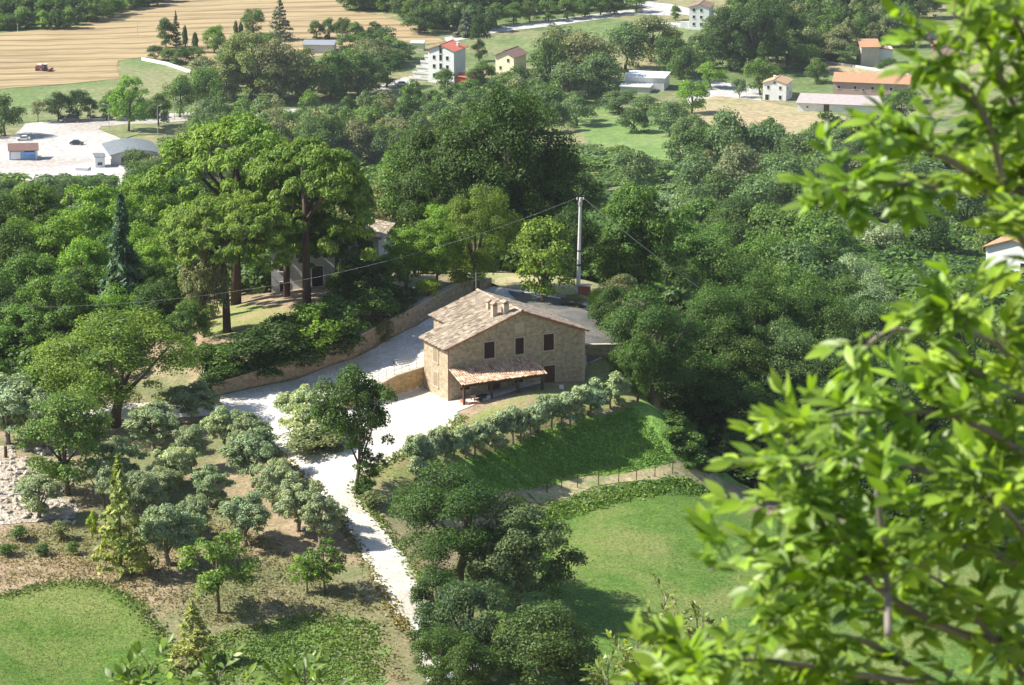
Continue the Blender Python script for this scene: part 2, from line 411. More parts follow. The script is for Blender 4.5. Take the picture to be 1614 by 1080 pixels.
# ------------------------------------------------------------------ mesh builder
class MB:
    def __init__(s): s.v = []; s.f = []; s.m = []
    def quad(s, a, b, c, d, mi=0):
        i = len(s.v); s.v += [tuple(a), tuple(b), tuple(c), tuple(d)]; s.f.append((i, i + 1, i + 2, i + 3)); s.m.append(mi)
    def poly(s, pts, mi=0):
        i = len(s.v); s.v += [tuple(p) for p in pts]; s.f.append(tuple(range(i, i + len(pts)))); s.m.append(mi)
    def box(s, x0, x1, y0, y1, z0, z1, mi=0, rz=0, c=None):
        P = [(x0, y0, z0), (x1, y0, z0), (x1, y1, z0), (x0, y1, z0), (x0, y0, z1), (x1, y0, z1), (x1, y1, z1), (x0, y1, z1)]
        if rz:
            cx, cy = c or ((x0 + x1) / 2, (y0 + y1) / 2); ca, sa = math.cos(rz), math.sin(rz)
            P = [(cx + (x - cx) * ca - (y - cy) * sa, cy + (x - cx) * sa + (y - cy) * ca, z) for x, y, z in P]
        i = len(s.v); s.v += P
        for q in ((3, 2, 1, 0), (4, 5, 6, 7), (0, 1, 5, 4), (1, 2, 6, 5), (2, 3, 7, 6), (3, 0, 4, 7)):
            s.f.append(tuple(i + k for k in q)); s.m.append(mi)
    def hexa(s, P, mi=0):                      # 8 points ordered like box
        i = len(s.v); s.v += [tuple(p) for p in P]
        for q in ((3, 2, 1, 0), (4, 5, 6, 7), (0, 1, 5, 4), (1, 2, 6, 5), (2, 3, 7, 6), (3, 0, 4, 7)):
            s.f.append(tuple(i + k for k in q)); s.m.append(mi)
    def prism(s, prof, y0, y1, mi=0):          # profile in x,z extruded along y
        n = len(prof); i = len(s.v)
        s.v += [(x, y0, z) for x, z in prof] + [(x, y1, z) for x, z in prof]
        s.f.append(tuple(range(i, i + n))); s.m.append(mi)
        s.f.append(tuple(range(i + 2 * n - 1, i + n - 1, -1))); s.m.append(mi)
        for k in range(n):
            k2 = (k + 1) % n
            s.f.append((i + k2, i + k, i + n + k, i + n + k2)); s.m.append(mi)
    def tube(s, pts, rad, ns=6, mi=0, cap=True):
        pts = [Vector(p) for p in pts]
        if not hasattr(rad, '__len__'): rad = [rad] * len(pts)
        rings = []
        for k, p in enumerate(pts):
            t = (pts[min(k + 1, len(pts) - 1)] - pts[max(k - 1, 0)]).normalized()
            u = t.cross(Vector((0.13, 0.97, 0.2)))
            if u.length < 0.1: u = t.cross(Vector((1, 0, 0)))
            u.normalize(); w = t.cross(u)
            i = len(s.v)
            for a in range(ns):
                an = 2 * math.pi * a / ns
                s.v.append(tuple(p + (u * math.cos(an) + w * math.sin(an)) * rad[k]))
            rings.append(i)
        for k in range(len(rings) - 1):
            for a in range(ns):
                a2 = (a + 1) % ns
                s.f.append((rings[k] + a, rings[k] + a2, rings[k + 1] + a2, rings[k + 1] + a)); s.m.append(mi)
        if cap:
            s.f.append(tuple(rings[0] + a for a in range(ns - 1, -1, -1))); s.m.append(mi)
            s.f.append(tuple(rings[-1] + a for a in range(ns))); s.m.append(mi)
    def mesh(s, name, mats, smooth=False):
        me = bpy.data.meshes.new(name)
        me.from_pydata(s.v, [], s.f)
        for m in (mats if isinstance(mats, (list, tuple)) else [mats]): me.materials.append(M[m])
        me.polygons.foreach_set('material_index', s.m)
        if smooth: me.polygons.foreach_set('use_smooth', [True] * len(s.f))
        uv = me.uv_layers.new(name='UVMap')
        me.update()
        for p in me.polygons:
            nx, ny, nz = p.normal
            h = math.hypot(nx, ny)
            for li in p.loop_indices:
                co = me.vertices[me.loops[li].vertex_index].co
                if h < 0.12: uv.data[li].uv = (co.x, co.y)
                else:
                    tx, ty = -ny / h, nx / h
                    uv.data[li].uv = (co.x * tx + co.y * ty, co.z if abs(nz) < 0.3 else (co.x * nx + co.y * ny) / h)
        return me
    def build(s, name, mats, parent=None, smooth=False):
        o = bpy.data.objects.new(name, s.mesh(name, mats, smooth)); COL.objects.link(o)
        if parent: o.parent = parent
        return o
def tag(o, label=None, cat=None, group=None, kind=None):
    if label: o['label'] = label
    if cat: o['category'] = cat
    if group: o['group'] = group
    if kind: o['kind'] = kind
    return o
def thing(name, label, cat, loc, rz=0, group=None):
    o = bpy.data.objects.new(name, None); COL.objects.link(o)
    o.empty_display_size = 0.5
    o.location = loc; o.rotation_euler = (0, 0, rz)
    return tag(o, label, cat, group)

# ------------------------------------------------------------------ ground mesh and surface patches
def grid_mesh():
    nx, ny = len(GX), len(GY)
    me = bpy.data.meshes.new('ground')
    V = np.stack([GXX.ravel(), GYY.ravel(), GZ.ravel()], 1)
    idx = np.arange(nx * ny).reshape(ny, nx)
    q = np.stack([idx[:-1, :-1].ravel(), idx[:-1, 1:].ravel(), idx[1:, 1:].ravel(), idx[1:, :-1].ravel()], 1)
    me.from_pydata(V.tolist(), [], q.tolist())
    me.materials.append(M['soil'])
    me.polygons.foreach_set('use_smooth', [True] * len(q))
    me.update()
    o = bpy.data.objects.new('ground', me); COL.objects.link(o)
    tag(o, kind='structure')
grid_mesh()
def inside(poly, x, y):
    c = np.zeros(np.shape(x), bool); n_ = len(poly); j = n_ - 1
    for i in range(n_):
        xi, yi = poly[i]; xj, yj = poly[j]
        hit = ((yi > y) != (yj > y)) & (x < (xj - xi) * (y - yi) / (yj - yi + 1e-12) + xi)
        c ^= hit; j = i
    return c
def patch(name, mat, pix, lift=0.04, jit=0.5, seg=3.0, world=False, label=None):
    rng = random.Random(name)
    P = [(p[0], p[1]) for p in (pix if world else [pick(*a) for a in pix])]
    out = []
    for k in range(len(P)):                     # ragged natural edge
        a, b = P[k], P[(k + 1) % len(P)]
        L = math.hypot(b[0] - a[0], b[1] - a[1]); m_ = max(1, int(L / seg))
        ph = rng.uniform(0, 6)
        for i in range(m_):
            t = i / m_
            j = jit * (rng.uniform(-1, 1) * 0.6 + 0.6 * math.sin(ph + i * 0.9)) if 0 < i else 0
            nx_, ny_ = -(b[1] - a[1]) / (L + 1e-9), (b[0] - a[0]) / (L + 1e-9)
            out.append((a[0] + (b[0] - a[0]) * t + nx_ * j, a[1] + (b[1] - a[1]) * t + ny_ * j))
    xs = [p[0] for p in out]; ys = [p[1] for p in out]
    gx = GX[(GX > min(xs)) & (GX < max(xs))]; gy = GY[(GY > min(ys)) & (GY < max(ys))]
    XX, YY = np.meshgrid(gx, gy); XX = XX.ravel(); YY = YY.ravel()
    k = inside(out, XX, YY)
    pts = [Vector(p) for p in out] + [Vector((x, y)) for x, y in zip(XX[k], YY[k])]
    nb = len(out)
    r = delaunay_2d_cdt(pts, [(i, (i + 1) % nb) for i in range(nb)], [list(range(nb))], 1, 1e-4)
    V2 = np.array([(v[0], v[1]) for v in r[0]])
    Z = ground(V2[:, 0], V2[:, 1]) + lift
    me = bpy.data.meshes.new(name)
    me.from_pydata(np.column_stack([V2, Z]).tolist(), [], [tuple(f) for f in r[2]])
    me.materials.append(M[mat])
    me.polygons.foreach_set('use_smooth', [True] * len(me.polygons))
    me.update()
    bm = bmesh.new(); bm.from_mesh(me)
    for f in bm.faces:
        if f.normal.z < 0: f.normal_flip()
    bm.to_mesh(me); bm.free()
    o = bpy.data.objects.new(name, me); COL.objects.link(o)
    tag(o, label, kind='structure')
    return out
patch('gravel_drive', 'gravel', [(335, 627), (450, 603), (560, 565), (655, 516), (735, 471), (775, 452), (800, 455), (850, 462), (900, 474), (965, 492), (990, 520), (960, 560), (925, 575),
      (920, 590), (720, 650), (728, 658), (716, 673), (682, 693), (645, 713), (600, 735), (578, 750), (562, 776), (578, 800), (604, 828), (640, 880), (668, 930), (686, 985), (696, 1030), (702, 1085),
      (672, 1085), (664, 1015), (634, 985), (608, 945), (572, 880), (544, 830), (512, 788), (470, 745), (430, 708), (395, 690), (370, 655)], 0.05, 0.25, 1.5)
patch('back_yard', 'shaded_yard', [(800, 459), (850, 466), (900, 478), (962, 495), (988, 520), (958, 560), (925, 575), (920, 540), (830, 500)], 0.09, 0.2, 1.5)  # dark patch: shade of the conical maple painted over the yard
patch('side_road', 'gravel', [(337, 630), (250, 636), (120, 640), (-80, 645), (-80, 668), (120, 664), (250, 662), (362, 654)], 0.045, 0.25, 2)
patch('lawn', 'lawn', [(-250, 975), (0, 942), (60, 926), (130, 918), (172, 927), (217, 955), (250, 995), (275, 1040), (288, 1100), (-250, 1100)], 0.04, 0.55, 0.7)
patch('meadow', 'meadow', [(330, 1003), (420, 975), (500, 966), (560, 962), (600, 980), (612, 1010), (606, 1050), (600, 1100), (286, 1100), (300, 1050)], 0.035, 0.5, 1.2)
patch('clover_field', 'lawn', [(862, 812), (950, 795), (1080, 762), (1140, 790), (1240, 820), (1800, 880), (1800, 1100), (1000, 1100), (900, 1100), (880, 1000), (868, 900)], 0.04, 0.3, 1.5)
patch('field_margin', 'meadow', [(845, 797), (950, 768), (1050, 754), (1085, 766), (950, 799), (864, 816), (870, 900), (882, 1000), (890, 1100), (720, 1100), (700, 1000), (690, 920), (740, 860), (800, 820)], 0.035, 0.4, 1.5)
patch('grass_path', 'path', [(830, 776), (900, 758), (1000, 744), (1060, 730), (1110, 738), (1147, 762), (1142, 792), (1090, 770), (1050, 753), (950, 766), (850, 795)], 0.05, 0.25, 1.2)
patch('grass_bank', 'bank', [(740, 722), (850, 680), (930, 656), (995, 640), (1040, 690), (1062, 728), (1000, 742), (900, 756), (830, 773), (740, 792), (700, 745)], 0.04, 0.4, 1.5)
patch('ravine_floor', 'bank', [(975, 634), (1025, 690), (1050, 722), (1064, 738), (1150, 764), (1100, 640), (1000, 633)][:0] + [(1000, 636), (1090, 606), (1160, 600), (1330, 640), (1330, 800), (1200, 780), (1147, 760), (1110, 738), (1058, 728), (1038, 690), (992, 640)], 0.055, 0.1, 2)
patch('olive_strip', 'yellow_grass', [(578, 752), (645, 716), (720, 676), (745, 655), (925, 600), (930, 575), (985, 566), (1000, 600), (1085, 603), (1090, 612), (1000, 634), (930, 653), (850, 676), (750, 718), (680, 745), (620, 790), (590, 790)], 0.03, 0.25, 1.2)
patch('garden_grass', 'yellow_grass', [(232, 492), (300, 470), (430, 485), (480, 495), (430, 528), (330, 535), (240, 515)], 0.03, 0.4, 1.2)
patch('dry_yard', 'path', [(755, 440), (800, 423), (900, 440), (1000, 458), (985, 487), (930, 474), (850, 461), (790, 453)], 0.03, 0.3, 1.5)
patch('rubble_ground', 'rubble', [(-120, 690), (15, 706), (45, 735), (70, 770), (125, 803), (118, 818), (0, 828), (-120, 835)], 0.05, 0.3, 1.0)
patch('valley_floor', 'valley', [(-700, -60), (2300, -60), (2300, 330), (1500, 330), (1100, 312), (300, 305), (-700, 300)], 0.03, 0, 40)
patch('wheat_field', 'wheat', [(-260, 66), (0, 53), (100, 45), (135, 38), (160, 25), (230, 10), (330, -25), (570, -25), (545, 15), (600, 25), (665, 45), (700, 66), (600, 84), (300, 100), (270, 96), (225, 91), (186, 97), (190, 125), (100, 134), (0, 141), (-260, 150)], 0.12, 0.8, 12)
patch('far_meadow', 'far_green', [(-260, 151), (0, 142), (100, 135), (191, 126), (187, 97), (225, 92), (300, 115), (300, 178), (200, 184), (110, 187), (30, 195), (-260, 200)], 0.10, 0.6, 12)
patch('parking_lot', 'parking', [(-160, 225), (20, 215), (40, 196), (110, 189), (200, 185), (300, 178), (400, 176), (480, 172), (480, 182), (300, 191), (235, 196), (160, 200), (155, 205), (185, 217), (200, 224), (250, 250), (240, 292), (120, 292), (60, 287), (-160, 270)], 0.12, 0.4, 10)
patch('grass_island', 'far_green', [(157, 203), (200, 196), (245, 196), (257, 213), (215, 214), (192, 221), (176, 212)], 0.2, 0.3, 6)
patch('road', 'tarmac_pale', [(700, 60), (790, 43), (870, 32), (960, 20), (1010, 14), (1060, 18), (1058, 26), (1005, 23), (960, 29), (870, 42), (790, 51), (705, 68)], 0.12, 0.2, 20)
patch('lane', 'tarmac_pale', [(980, -2), (1060, 8), (1130, 24), (1128, 34), (1055, 20), (985, 8)], 0.14, 0.2, 20)
patch('verge', 'far_green', [(745, 66), (880, 47), (990, 30), (1100, 45), (1110, 80), (1095, 100), (1050, 80), (1000, 60), (900, 75), (800, 95)], 0.08, 0.8, 12)
patch('dry_field', 'far_tan', [(1080, 165), (1130, 152), (1200, 160), (1260, 172), (1340, 186), (1430, 200), (1500, 230), (1420, 235), (1290, 225), (1200, 210), (1120, 200)], 0.12, 0.8, 10)
patch('farm_yard', 'tarmac_pale', [(1075, 125), (1130, 128), (1200, 140), (1200, 160), (1130, 152), (1085, 165)], 0.10, 0.6, 10)
patch('green_strip', 'strip', [(850, 140), (930, 160), (1000, 182), (1090, 210), (1095, 280), (1080, 305), (1040, 262), (960, 250), (925, 220), (880, 180)], 0.12, 0.8, 10)
patch('hedge_field', 'far_tan', [(1285, 98), (1340, 105), (1440, 120), (1440, 137), (1310, 118)], 0.12, 0.5, 10)
patch('house_green', 'far_green', [(560, 142), (650, 140), (660, 165), (560, 162)], 0.10, 0.5, 8)
patch('farm_lane', 'parking', [(585, 140), (640, 122), (655, 132), (600, 144)], 0.14, 0.3, 8)
patch('lower_field', 'far_green', [(1380, 395), (1600, 400), (1600, 470), (1390, 430)], 0.12, 0.5, 8)

# ------------------------------------------------------------------ buildings
def tile_roof(mb, P00, P10, P01, P11, cw_=0.23, rl=0.42, arch=0.07, seed=1, mi=0, jit=1.0):
    rng = random.Random(seed)
    P00, P10, P01, P11 = map(Vector, (P00, P10, P01, P11))
    nc = max(2, int((P10 - P00).length / cw_)); nr = max(2, int((P01 - P00).length / rl))
    nrm = (P10 - P00).cross(P01 - P00).normalized()
    if nrm.z < 0: nrm = -nrm
    def S(s, t): return (P00 * (1 - s) + P10 * s) * (1 - t) + (P01 * (1 - s) + P11 * s) * t
    for c in range(nc):
        for r in range(nr):
            s0, s1 = c / nc, (c + 1) / nc
            t0, t1 = r / nr - 0.02, (r + 1.12) / nr
            if t1 > 1: t1 = 1.0
            js = rng.uniform(-.08, .08) / nc * jit; jh = rng.uniform(0, .035) * jit
            dt = rng.uniform(-.25, .1) / nr * jit
            i = len(mb.v)
            for (t, lift) in ((t0 + dt, 0.05 + jh), (t1, 0.02)):
                for k in range(5):
                    a = k / 4
                    ss = s0 + (s1 - s0) * (0.04 + 0.92 * a) + js
                    mb.v.append(tuple(S(ss, t) + nrm * (math.sin(math.pi * a) * arch + lift)))
            for k in range(4):
                mb.f.append((i + k, i + k + 1, i + 6 + k, i + 5 + k)); mb.m.append(mi)
            mb.f.append((i + 4, i + 3, i + 2, i + 1, i)); mb.m.append(mi)
def slab(mb, P, th=0.14, mi=0):                 # a thick sheet under four corner points
    P = [Vector(p) for p in P]
    d = Vector((0, 0, -th))
    mb.hexa([P[0] + d, P[1] + d, P[2] + d, P[3] + d, P[0], P[1], P[2], P[3]], mi)
def frame_on(face, W_, L_, u, z, w, h, d0, d1):
    """box on a wall face: u along the wall, d out of the wall"""
    if face == 'F': return (u - w / 2, u + w / 2, -d1, -d0, z, z + h)
    if face == 'B': return (u - w / 2, u + w / 2, L_ + d0, L_ + d1, z, z + h)
    if face == 'L': return (-d1, -d0, u - w / 2, u + w / 2, z, z + h)
    return (W_ + d0, W_ + d1, u - w / 2, u + w / 2, z, z + h)
def add_window(root, face, W_, L_, u, z, w, h, trim='light_concrete', pane='glass', name='window', tw=0.12, sill=True, pname='pane', off=0.0):
    mb = MB()
    def fb(du, dz, ww, hh, dd): mb.box(*[a for a in frame_on(face, W_, L_, u + du, z + dz, ww, hh, 0.0 + off, dd + off)])
    fb(-(w / 2 + tw / 2), 0, tw, h, 0.06); fb(w / 2 + tw / 2, 0, tw, h, 0.06)
    fb(0, h, w + 2 * tw, tw, 0.07); fb(0, -tw, w + 2 * tw + (0.1 if sill else 0), tw, 0.12 if sill else 0.06)
    o = mb.build(name, trim, root)
    m2 = MB(); m2.box(*frame_on(face, W_, L_, u, z, w, h, 0.0 + off, 0.025 + off))
    if pname != 'pane': m2.box(*frame_on(face, W_, L_, u, z + 0.02, 0.035, h - 0.04, 0.025 + off, 0.04 + off))
    m2.build(pname, pane, o)
    return o

# ---- the stone farmhouse
C0 = pick(707, 633)
YAW = math.atan2(7.5, 14.3)
WF, LF, XR, ZE, ZR = 16.1, 5.7, 8.5, 5.6, 8.55
farm = thing('farmhouse', 'stone farmhouse with tiled gable roof and a tiled lean-to porch beside the white gravel yard', 'house', (C0.x, C0.y, C0.z), YAW)
mb = MB()
mb.prism([(0, -1.5), (WF, -1.5), (WF, ZE), (XR, ZR), (0, ZE)], 0, LF)
mb.build('wall', 'stone', farm)
mb = MB()
xe = 3.1; zeL = ZE + (ZR - ZE) * xe / XR
mb.prism([(xe, -1), (WF - 0.25, -1), (WF - 0.25, ZE - 0.02), (XR, ZR - 0.03), (xe, zeL - 0.03)], LF - 0.02, LF + 3.9)
mb.build('rear_wall', 'stone', farm)
sL = (ZR - ZE) / XR; sR = (ZR - ZE) / (WF - XR)
ov, ovy = 0.38, 0.28
eL = (-ov, ZE - sL * ov + 0.16); eR = (WF + ov, ZE - sR * ov + 0.16); rz_ = ZR + 0.16
roofmb = MB()
tile_roof(roofmb, (eL[0], -ovy, eL[1]), (eL[0], LF + 0.2, eL[1]), (XR, -ovy, rz_), (XR, LF + 0.2, rz_), seed=3)
tile_roof(roofmb, (eR[0], -ovy, eR[1]), (eR[0], LF + 0.2, eR[1]), (XR, -ovy, rz_), (XR, LF + 0.2, rz_), seed=4)
tile_roof(roofmb, (xe - ov, LF + 0.25, zeL - sL * ov + 0.16), (xe - ov, LF + 4.2, zeL - sL * ov + 0.16), (XR, LF + 0.25, rz_), (XR, LF + 4.2, rz_), seed=5)
tile_roof(roofmb, (eR[0], LF + 0.25, eR[1]), (eR[0], LF + 4.2, eR[1]), (XR, LF + 0.25, rz_), (XR, LF + 4.2, rz_), seed=6)
for k in range(28):                              # ridge tiles
    y = -ovy + k * 0.365; i = len(roofmb.v)
    for yy, l in ((y, 0.05), (y + 0.40, 0.02)):
        for a in range(5):
            an = math.pi * a / 4
            roofmb.v.append((XR + math.cos(an) * 0.17, yy, rz_ + 0.02 + l + math.sin(an) * 0.13))
    for a in range(4): roofmb.f.append((i + a, i + a + 1, i + 6 + a, i + 5 + a)); roofmb.m.append(0)
roof = roofmb.build('roof', 'tile', farm)
mb = MB()
slab(mb, [(eL[0], -ovy, eL[1] + 0.03), (XR, -ovy, rz_ + 0.03), (XR, LF + 0.2, rz_ + 0.03), (eL[0], LF + 0.2, eL[1] + 0.03)])
slab(mb, [(XR + 0.005, -ovy, rz_ + 0.03), (eR[0], -ovy, eR[1] + 0.03), (eR[0], LF + 4.2, eR[1] + 0.03), (XR + 0.005, LF + 4.2, rz_ + 0.03)])
slab(mb, [(xe - ov, LF + 0.205, zeL - sL * ov + 0.19), (XR, LF + 0.205, rz_ + 0.03), (XR, LF + 4.2, rz_ + 0.03), (xe - ov, LF + 4.2, zeL - sL * ov + 0.19)])
mb.build('roof_deck', 'terracotta', roof)
for (cx, cy, hh, s) in ((6.2, 1.7, 1.5, 0.27), (7.2, 1.1, 1.35, 0.3), (6.9, 4.2, 0.9, 0.24)):
    zb = ZR - abs(XR - cx) * sL - 0.3
    m_ = MB(); m_.box(cx - s, cx + s, cy - s, cy + s, zb, zb + hh + 0.2)
    ch = m_.build('chimney', 'quoin', roof)
    m_ = MB()
    for sx in (-1, 1):
        for sy in (-1, 1): m_.box(cx + sx * (s - 0.05) - 0.05, cx + sx * (s - 0.05) + 0.05, cy + sy * (s - .05) - .05, cy + sy * (s - .05) + .05, zb + hh + 0.2, zb + hh + 0.38)
    m_.prism([(cx - s - .1, zb + hh + 0.38), (cx + s + .1, zb + hh + 0.38), (cx, zb + hh + 0.62)], cy - s - .1, cy + s + .1)
    o_ = m_.build('chimney_cap', 'tile', roof)
mb = MB(); mb.tube([(6.6, 6.6, ZR - 1.2), (6.6, 6.6, ZR + 3.1)], 0.03, 5)
for k, hw in enumerate((0.5, 0.45, 0.4)): mb.tube([(6.6 - hw, 6.6, ZR + 2.2 + k * .35), (6.6 + hw, 6.6, ZR + 2.2 + k * .35)], 0.015, 4)
mb.build('antenna', 'metal', farm)
for (u, w) in ((4.75, 1.2), (8.3, 1.0), (11.75, 1.2)):
    add_window(farm, 'F', WF, LF, u, 4.05, w, 1.75, 'quoin', 'shutter', pname='shutter')
mb = MB(); mb.box(7.75, 8.85, -0.04, 0, 6.35, 7.45); mb.build('blocked_window', 'quoin', farm)
for z in (0.95, 3.55):
    add_window(farm, 'L', WF, LF, 2.85, z, 1.0, 1.5, 'quoin', 'shutter_pale', pname='shutter')
mb = MB(); mb.box(11.2, 12.5, -0.03, 0, 0.0, 2.35); mb.build('door', 'wood', farm)
mb = MB()
for sx in (11.08, 12.5): mb.box(sx, sx + 0.12, -0.06, 0, 0, 2.35)
mb.box(11.08, 12.62, -0.07, 0, 2.351, 2.5); mb.build('door_surround', 'quoin', farm)
mb = MB(); mb.tube([(-0.06, -0.10, ZE - 0.1), (-0.06, -0.10, 0.0)], 0.055, 6); mb.build('drainpipe', 'copper', farm)
mb = MB(); mb.box(-ov - 0.13, -ov + 0.03, -ovy, LF + 0.2, eL[1] - 0.16, eL[1] - 0.04)
mb.build('gutter', 'copper', farm)
# quoins at the corners
mb = MB()
for k in range(16):
    w_ = 0.42 if k % 2 else 0.26
    mb.box(-0.012, w_, -0.012, 0.0, 0.02 + k * .34, .355 + k * .34)
mb.build('corner_stone', 'quoin', farm)
mb = MB()
for k in range(16):
    w_ = 0.42 if k % 2 else 0.26
    mb.box(WF - w_, WF + .012, -0.012, 0.0, 0.02 + k * .34, .355 + k * .34)
mb.build('corner_stone', 'quoin', farm)
# porch
PX0, PX1, PD, PZ0, PZ1 = 0.05, 9.85, 3.1, 3.45, 2.5
mb = MB()
tile_roof(mb, (PX0 - .1, -PD, PZ1), (PX1 + .1, -PD, PZ1), (PX0 - .1, -0.01, PZ0), (PX1 + .1, -0.01, PZ0), 0.25, 0.38, 0.085, 11)
pr = mb.build('porch_roof', 'tile_new', farm)
mb = MB(); slab(mb, [(PX0, -PD + .03, PZ1 - 0.01), (PX1, -PD + .03, PZ1 - .01), (PX1, -0.07, PZ0 - .01), (PX0, -0.07, PZ0 - .01)], 0.08)
mb.box(PX0, PX1, -PD + .12, -PD + .34, PZ1 - .32, PZ1 - .092)
for k in range(12):
    x = PX0 + .1 + k * (PX1 - PX0 - .35) / 11
    mb.hexa([(x, -PD + .36, PZ1 - .25), (x + .14, -PD + .36, PZ1 - .25), (x + .14, -.07, PZ0 - .25), (x, -.07, PZ0 - .25), (x, -PD + .36, PZ1 - .02), (x + .14, -PD + .36, PZ1 - .02), (x + .14, -.07, PZ0 - .095), (x, -.07, PZ0 - .095)])
mb.build('porch_beam', 'wood', pr)
for x in (0.35, 3.5, 6.6, 9.5):
    mb = MB(); mb.box(x - .11, x + .11, -PD + .12, -PD + .34, 0.0, PZ1 - .33); mb.box(x - .17, x + .17, -PD + .06, -PD + .40, 0, .25); mb.build('porch_post', 'wood', farm)
mb = MB(); mb.box(0.6, 2.3, -PD - .2, -PD + .05, -.1, .55); mb.box(0.6, .75, -PD + .051, -PD + 1.6, -.1, .55); mb.build('brick_planter', 'terracotta', farm)
mb = MB(); mb.box(0.0, 10.2, -PD - .35, -0.001, -.5, 0.02); mb.build('porch_floor', 'terracotta', farm)
add_window(farm, 'F', WF, LF, 1.9, 1.0, 1.1, 1.4, 'quoin', 'glass')
mb = MB(); mb.box(4.6, 6.0, -0.03, 0, 0.03, 2.25); mb.build('door', 'wood', farm)
add_window(farm, 'F', WF, LF, 8.2, 1.0, 1.1, 1.4, 'quoin', 'glass')
def loc_world(root, x, y, z=0):
    c, s = math.cos(root.rotation_euler.z), math.sin(root.rotation_euler.z)
    return Vector((root.location.x + x * c - y * s, root.location.y + x * s + y * c, root.location.z + z))
# table and chairs on the porch
t = thing('garden_table', 'dark wooden table with chairs round it under the tiled farmhouse porch', 'table', loc_world(farm, 2.6, -2.0, 0.022), YAW)
mb = MB(); mb.box(-.9, .9, -.45, .45, .70, .75); mb.build('tabletop', 'wood', t)
for sx in (-1, 1):
    for sy in (-1, 1):
        mb = MB(); mb.box(sx * .8 - .04, sx * .8 + .04, sy * .38 - .04, sy * .38 + .04, 0, .70); mb.build('leg', 'wood', t)
def chair(x, y, rz, mat, label, root=farm, z=0.022):
    t = thing('garden_chair', label, 'chair', loc_world(root, x, y, z), root.rotation_euler.z + rz, 'chairs at the porch')
    m_ = MB(); m_.box(-.23, .23, -.22, .22, .42, .46); m_.build('seat', mat, t)
    m_ = MB(); m_.hexa([(-.23, .20, .46), (.23, .20, .46), (.23, .24, .46), (-.23, .24, .46), (-.22, .28, .95), (.22, .28, .95), (.22, .32, .95), (-.22, .32, .95)]); m_.build('backrest', mat, t)
    for sx in (-1, 1):
        for sy in (-1, 1):
            m_ = MB(); m_.box(sx * .2 - .02, sx * .2 + .02, sy * .19 - .02, sy * .19 + .02, 0, .42); m_.build('leg', mat, t)
chair(2.2, -2.75, R(180), 'darkmetal', 'dark chair in front of the porch table, nearer the brick planter')
chair(3.1, -2.75, R(180), 'paint_silver', 'grey chair in front of the porch table, beside the second post')
chair(11.9, -2.6, R(150), 'paint_white', 'white plastic chair at the right end of the farmhouse porch')

# rear wall to the right of the farmhouse
def wall_line(name, label, cat, pts, hs, th, mat, cap=None, base=-1.0, capmat='quoin'):
    """wall along a ground polyline; hs heights above pts z"""
    t = thing(name, label, cat, pts[0])
    o = Vector(pts[0]); m_ = MB(); mc = MB()
    for k in range(len(pts) - 1):
        a, b_ = Vector(pts[k]) - o, Vector(pts[k + 1]) - o
        d = Vector((b_.x - a.x, b_.y - a.y, 0)); L = d.length; d.normalize(); nn = Vector((-d.y, d.x, 0))
        ns = max(1, int(L / 2.0))
        for j in range(ns):
            p, q = a.lerp(b_, j / ns), a.lerp(b_, (j + 1) / ns)
            h0 = hs[k] + (hs[k + 1] - hs[k]) * j / ns; h1 = hs[k] + (hs[k + 1] - hs[k]) * (j + 1) / ns
            B = [p, q, q + nn * th, p + nn * th]
            m_.hexa([v + Vector((0, 0, base)) for v in B] + [B[0] + Vector((0, 0, h0)), B[1] + Vector((0, 0, h1)), B[2] + Vector((0, 0, h1)), B[3] + Vector((0, 0, h0))])
            if cap:
                e = 0.05
                C = [p - nn * e, q - nn * e, q + nn * (th + e), p + nn * (th + e)]
                z0 = [h0, h1, h1, h0]
                mc.hexa([C[i] + Vector((0, 0, z0[i] + .003)) for i in range(4)] + [C[i] + Vector((0, 0, z0[i] + cap)) for i in range(4)])
    m_.build('wall', mat, t)
    if cap: mc.build('coping', capmat, t)
    return t
def on_g(x, y): return Vector((x, y, gz(x, y)))
def base_pts(line, side=0.3):
    out = []
    for k, (x, y) in enumerate(line):
        a = line[max(0, k - 1)]; b_ = line[min(len(line) - 1, k + 1)]
        dx, dy = b_[0] - a[0], b_[1] - a[1]; L = math.hypot(dx, dy)
        out.append(Vector((x, y, gz(x + dy / L * side, y - dx / L * side))))
    return out
wall_line('retaining_wall', 'long brown stone retaining wall along the drive below the pine garden', 'wall', base_pts(WALL1), [h + .15 for h in WALL1_H], 0.6, 'retain', 0.10)
w2 = base_pts(WALL2R)
wall_line('garden_wall', 'short yellow brick wall holding up the upper drive beside the farmhouse', 'wall', w2, [h + .05 for h in WALL2_H[::-1]], 0.55, 'brickwall', 0.10)
b0 = loc_world(farm, WF - .2, LF + .3); b1 = pick(992, 585)
wall_line('yard_wall', 'shaded stone wall running right from the rear of the farmhouse', 'wall', [Vector((b0.x, b0.y, C0.z)), Vector((b1.x, b1.y, C0.z + .1))], [2.6, 2.3], 0.45, 'stone', 0.08)
# railing on the upper drive edge
rl_ = thing('railing', 'thin metal railing on the wall of the upper drive beside the farmhouse', 'railing', w2[0])
nrm2 = []
mb = MB(); mb2 = MB()
top = [w2[k] - w2[0] + Vector((0, 0, WALL2_H[::-1][k] + .16)) for k in range(len(w2))]
offv = Vector((-0.2, 0.25, 0))
top = [p + offv for p in top]
for hh in (0.9, 0.5): mb.tube([p + Vector((0, 0, hh)) for p in top], 0.025, 5)
mb.build('rail', 'metal', rl_)
for k in range(len(top) - 1):
    for j in range(4):
        p = top[k].lerp(top[k + 1], j / 4)
        m_ = MB(); m_.tube([p, p + Vector((0, 0, .92))], 0.03, 5); m_.build('post', 'metal', rl_)
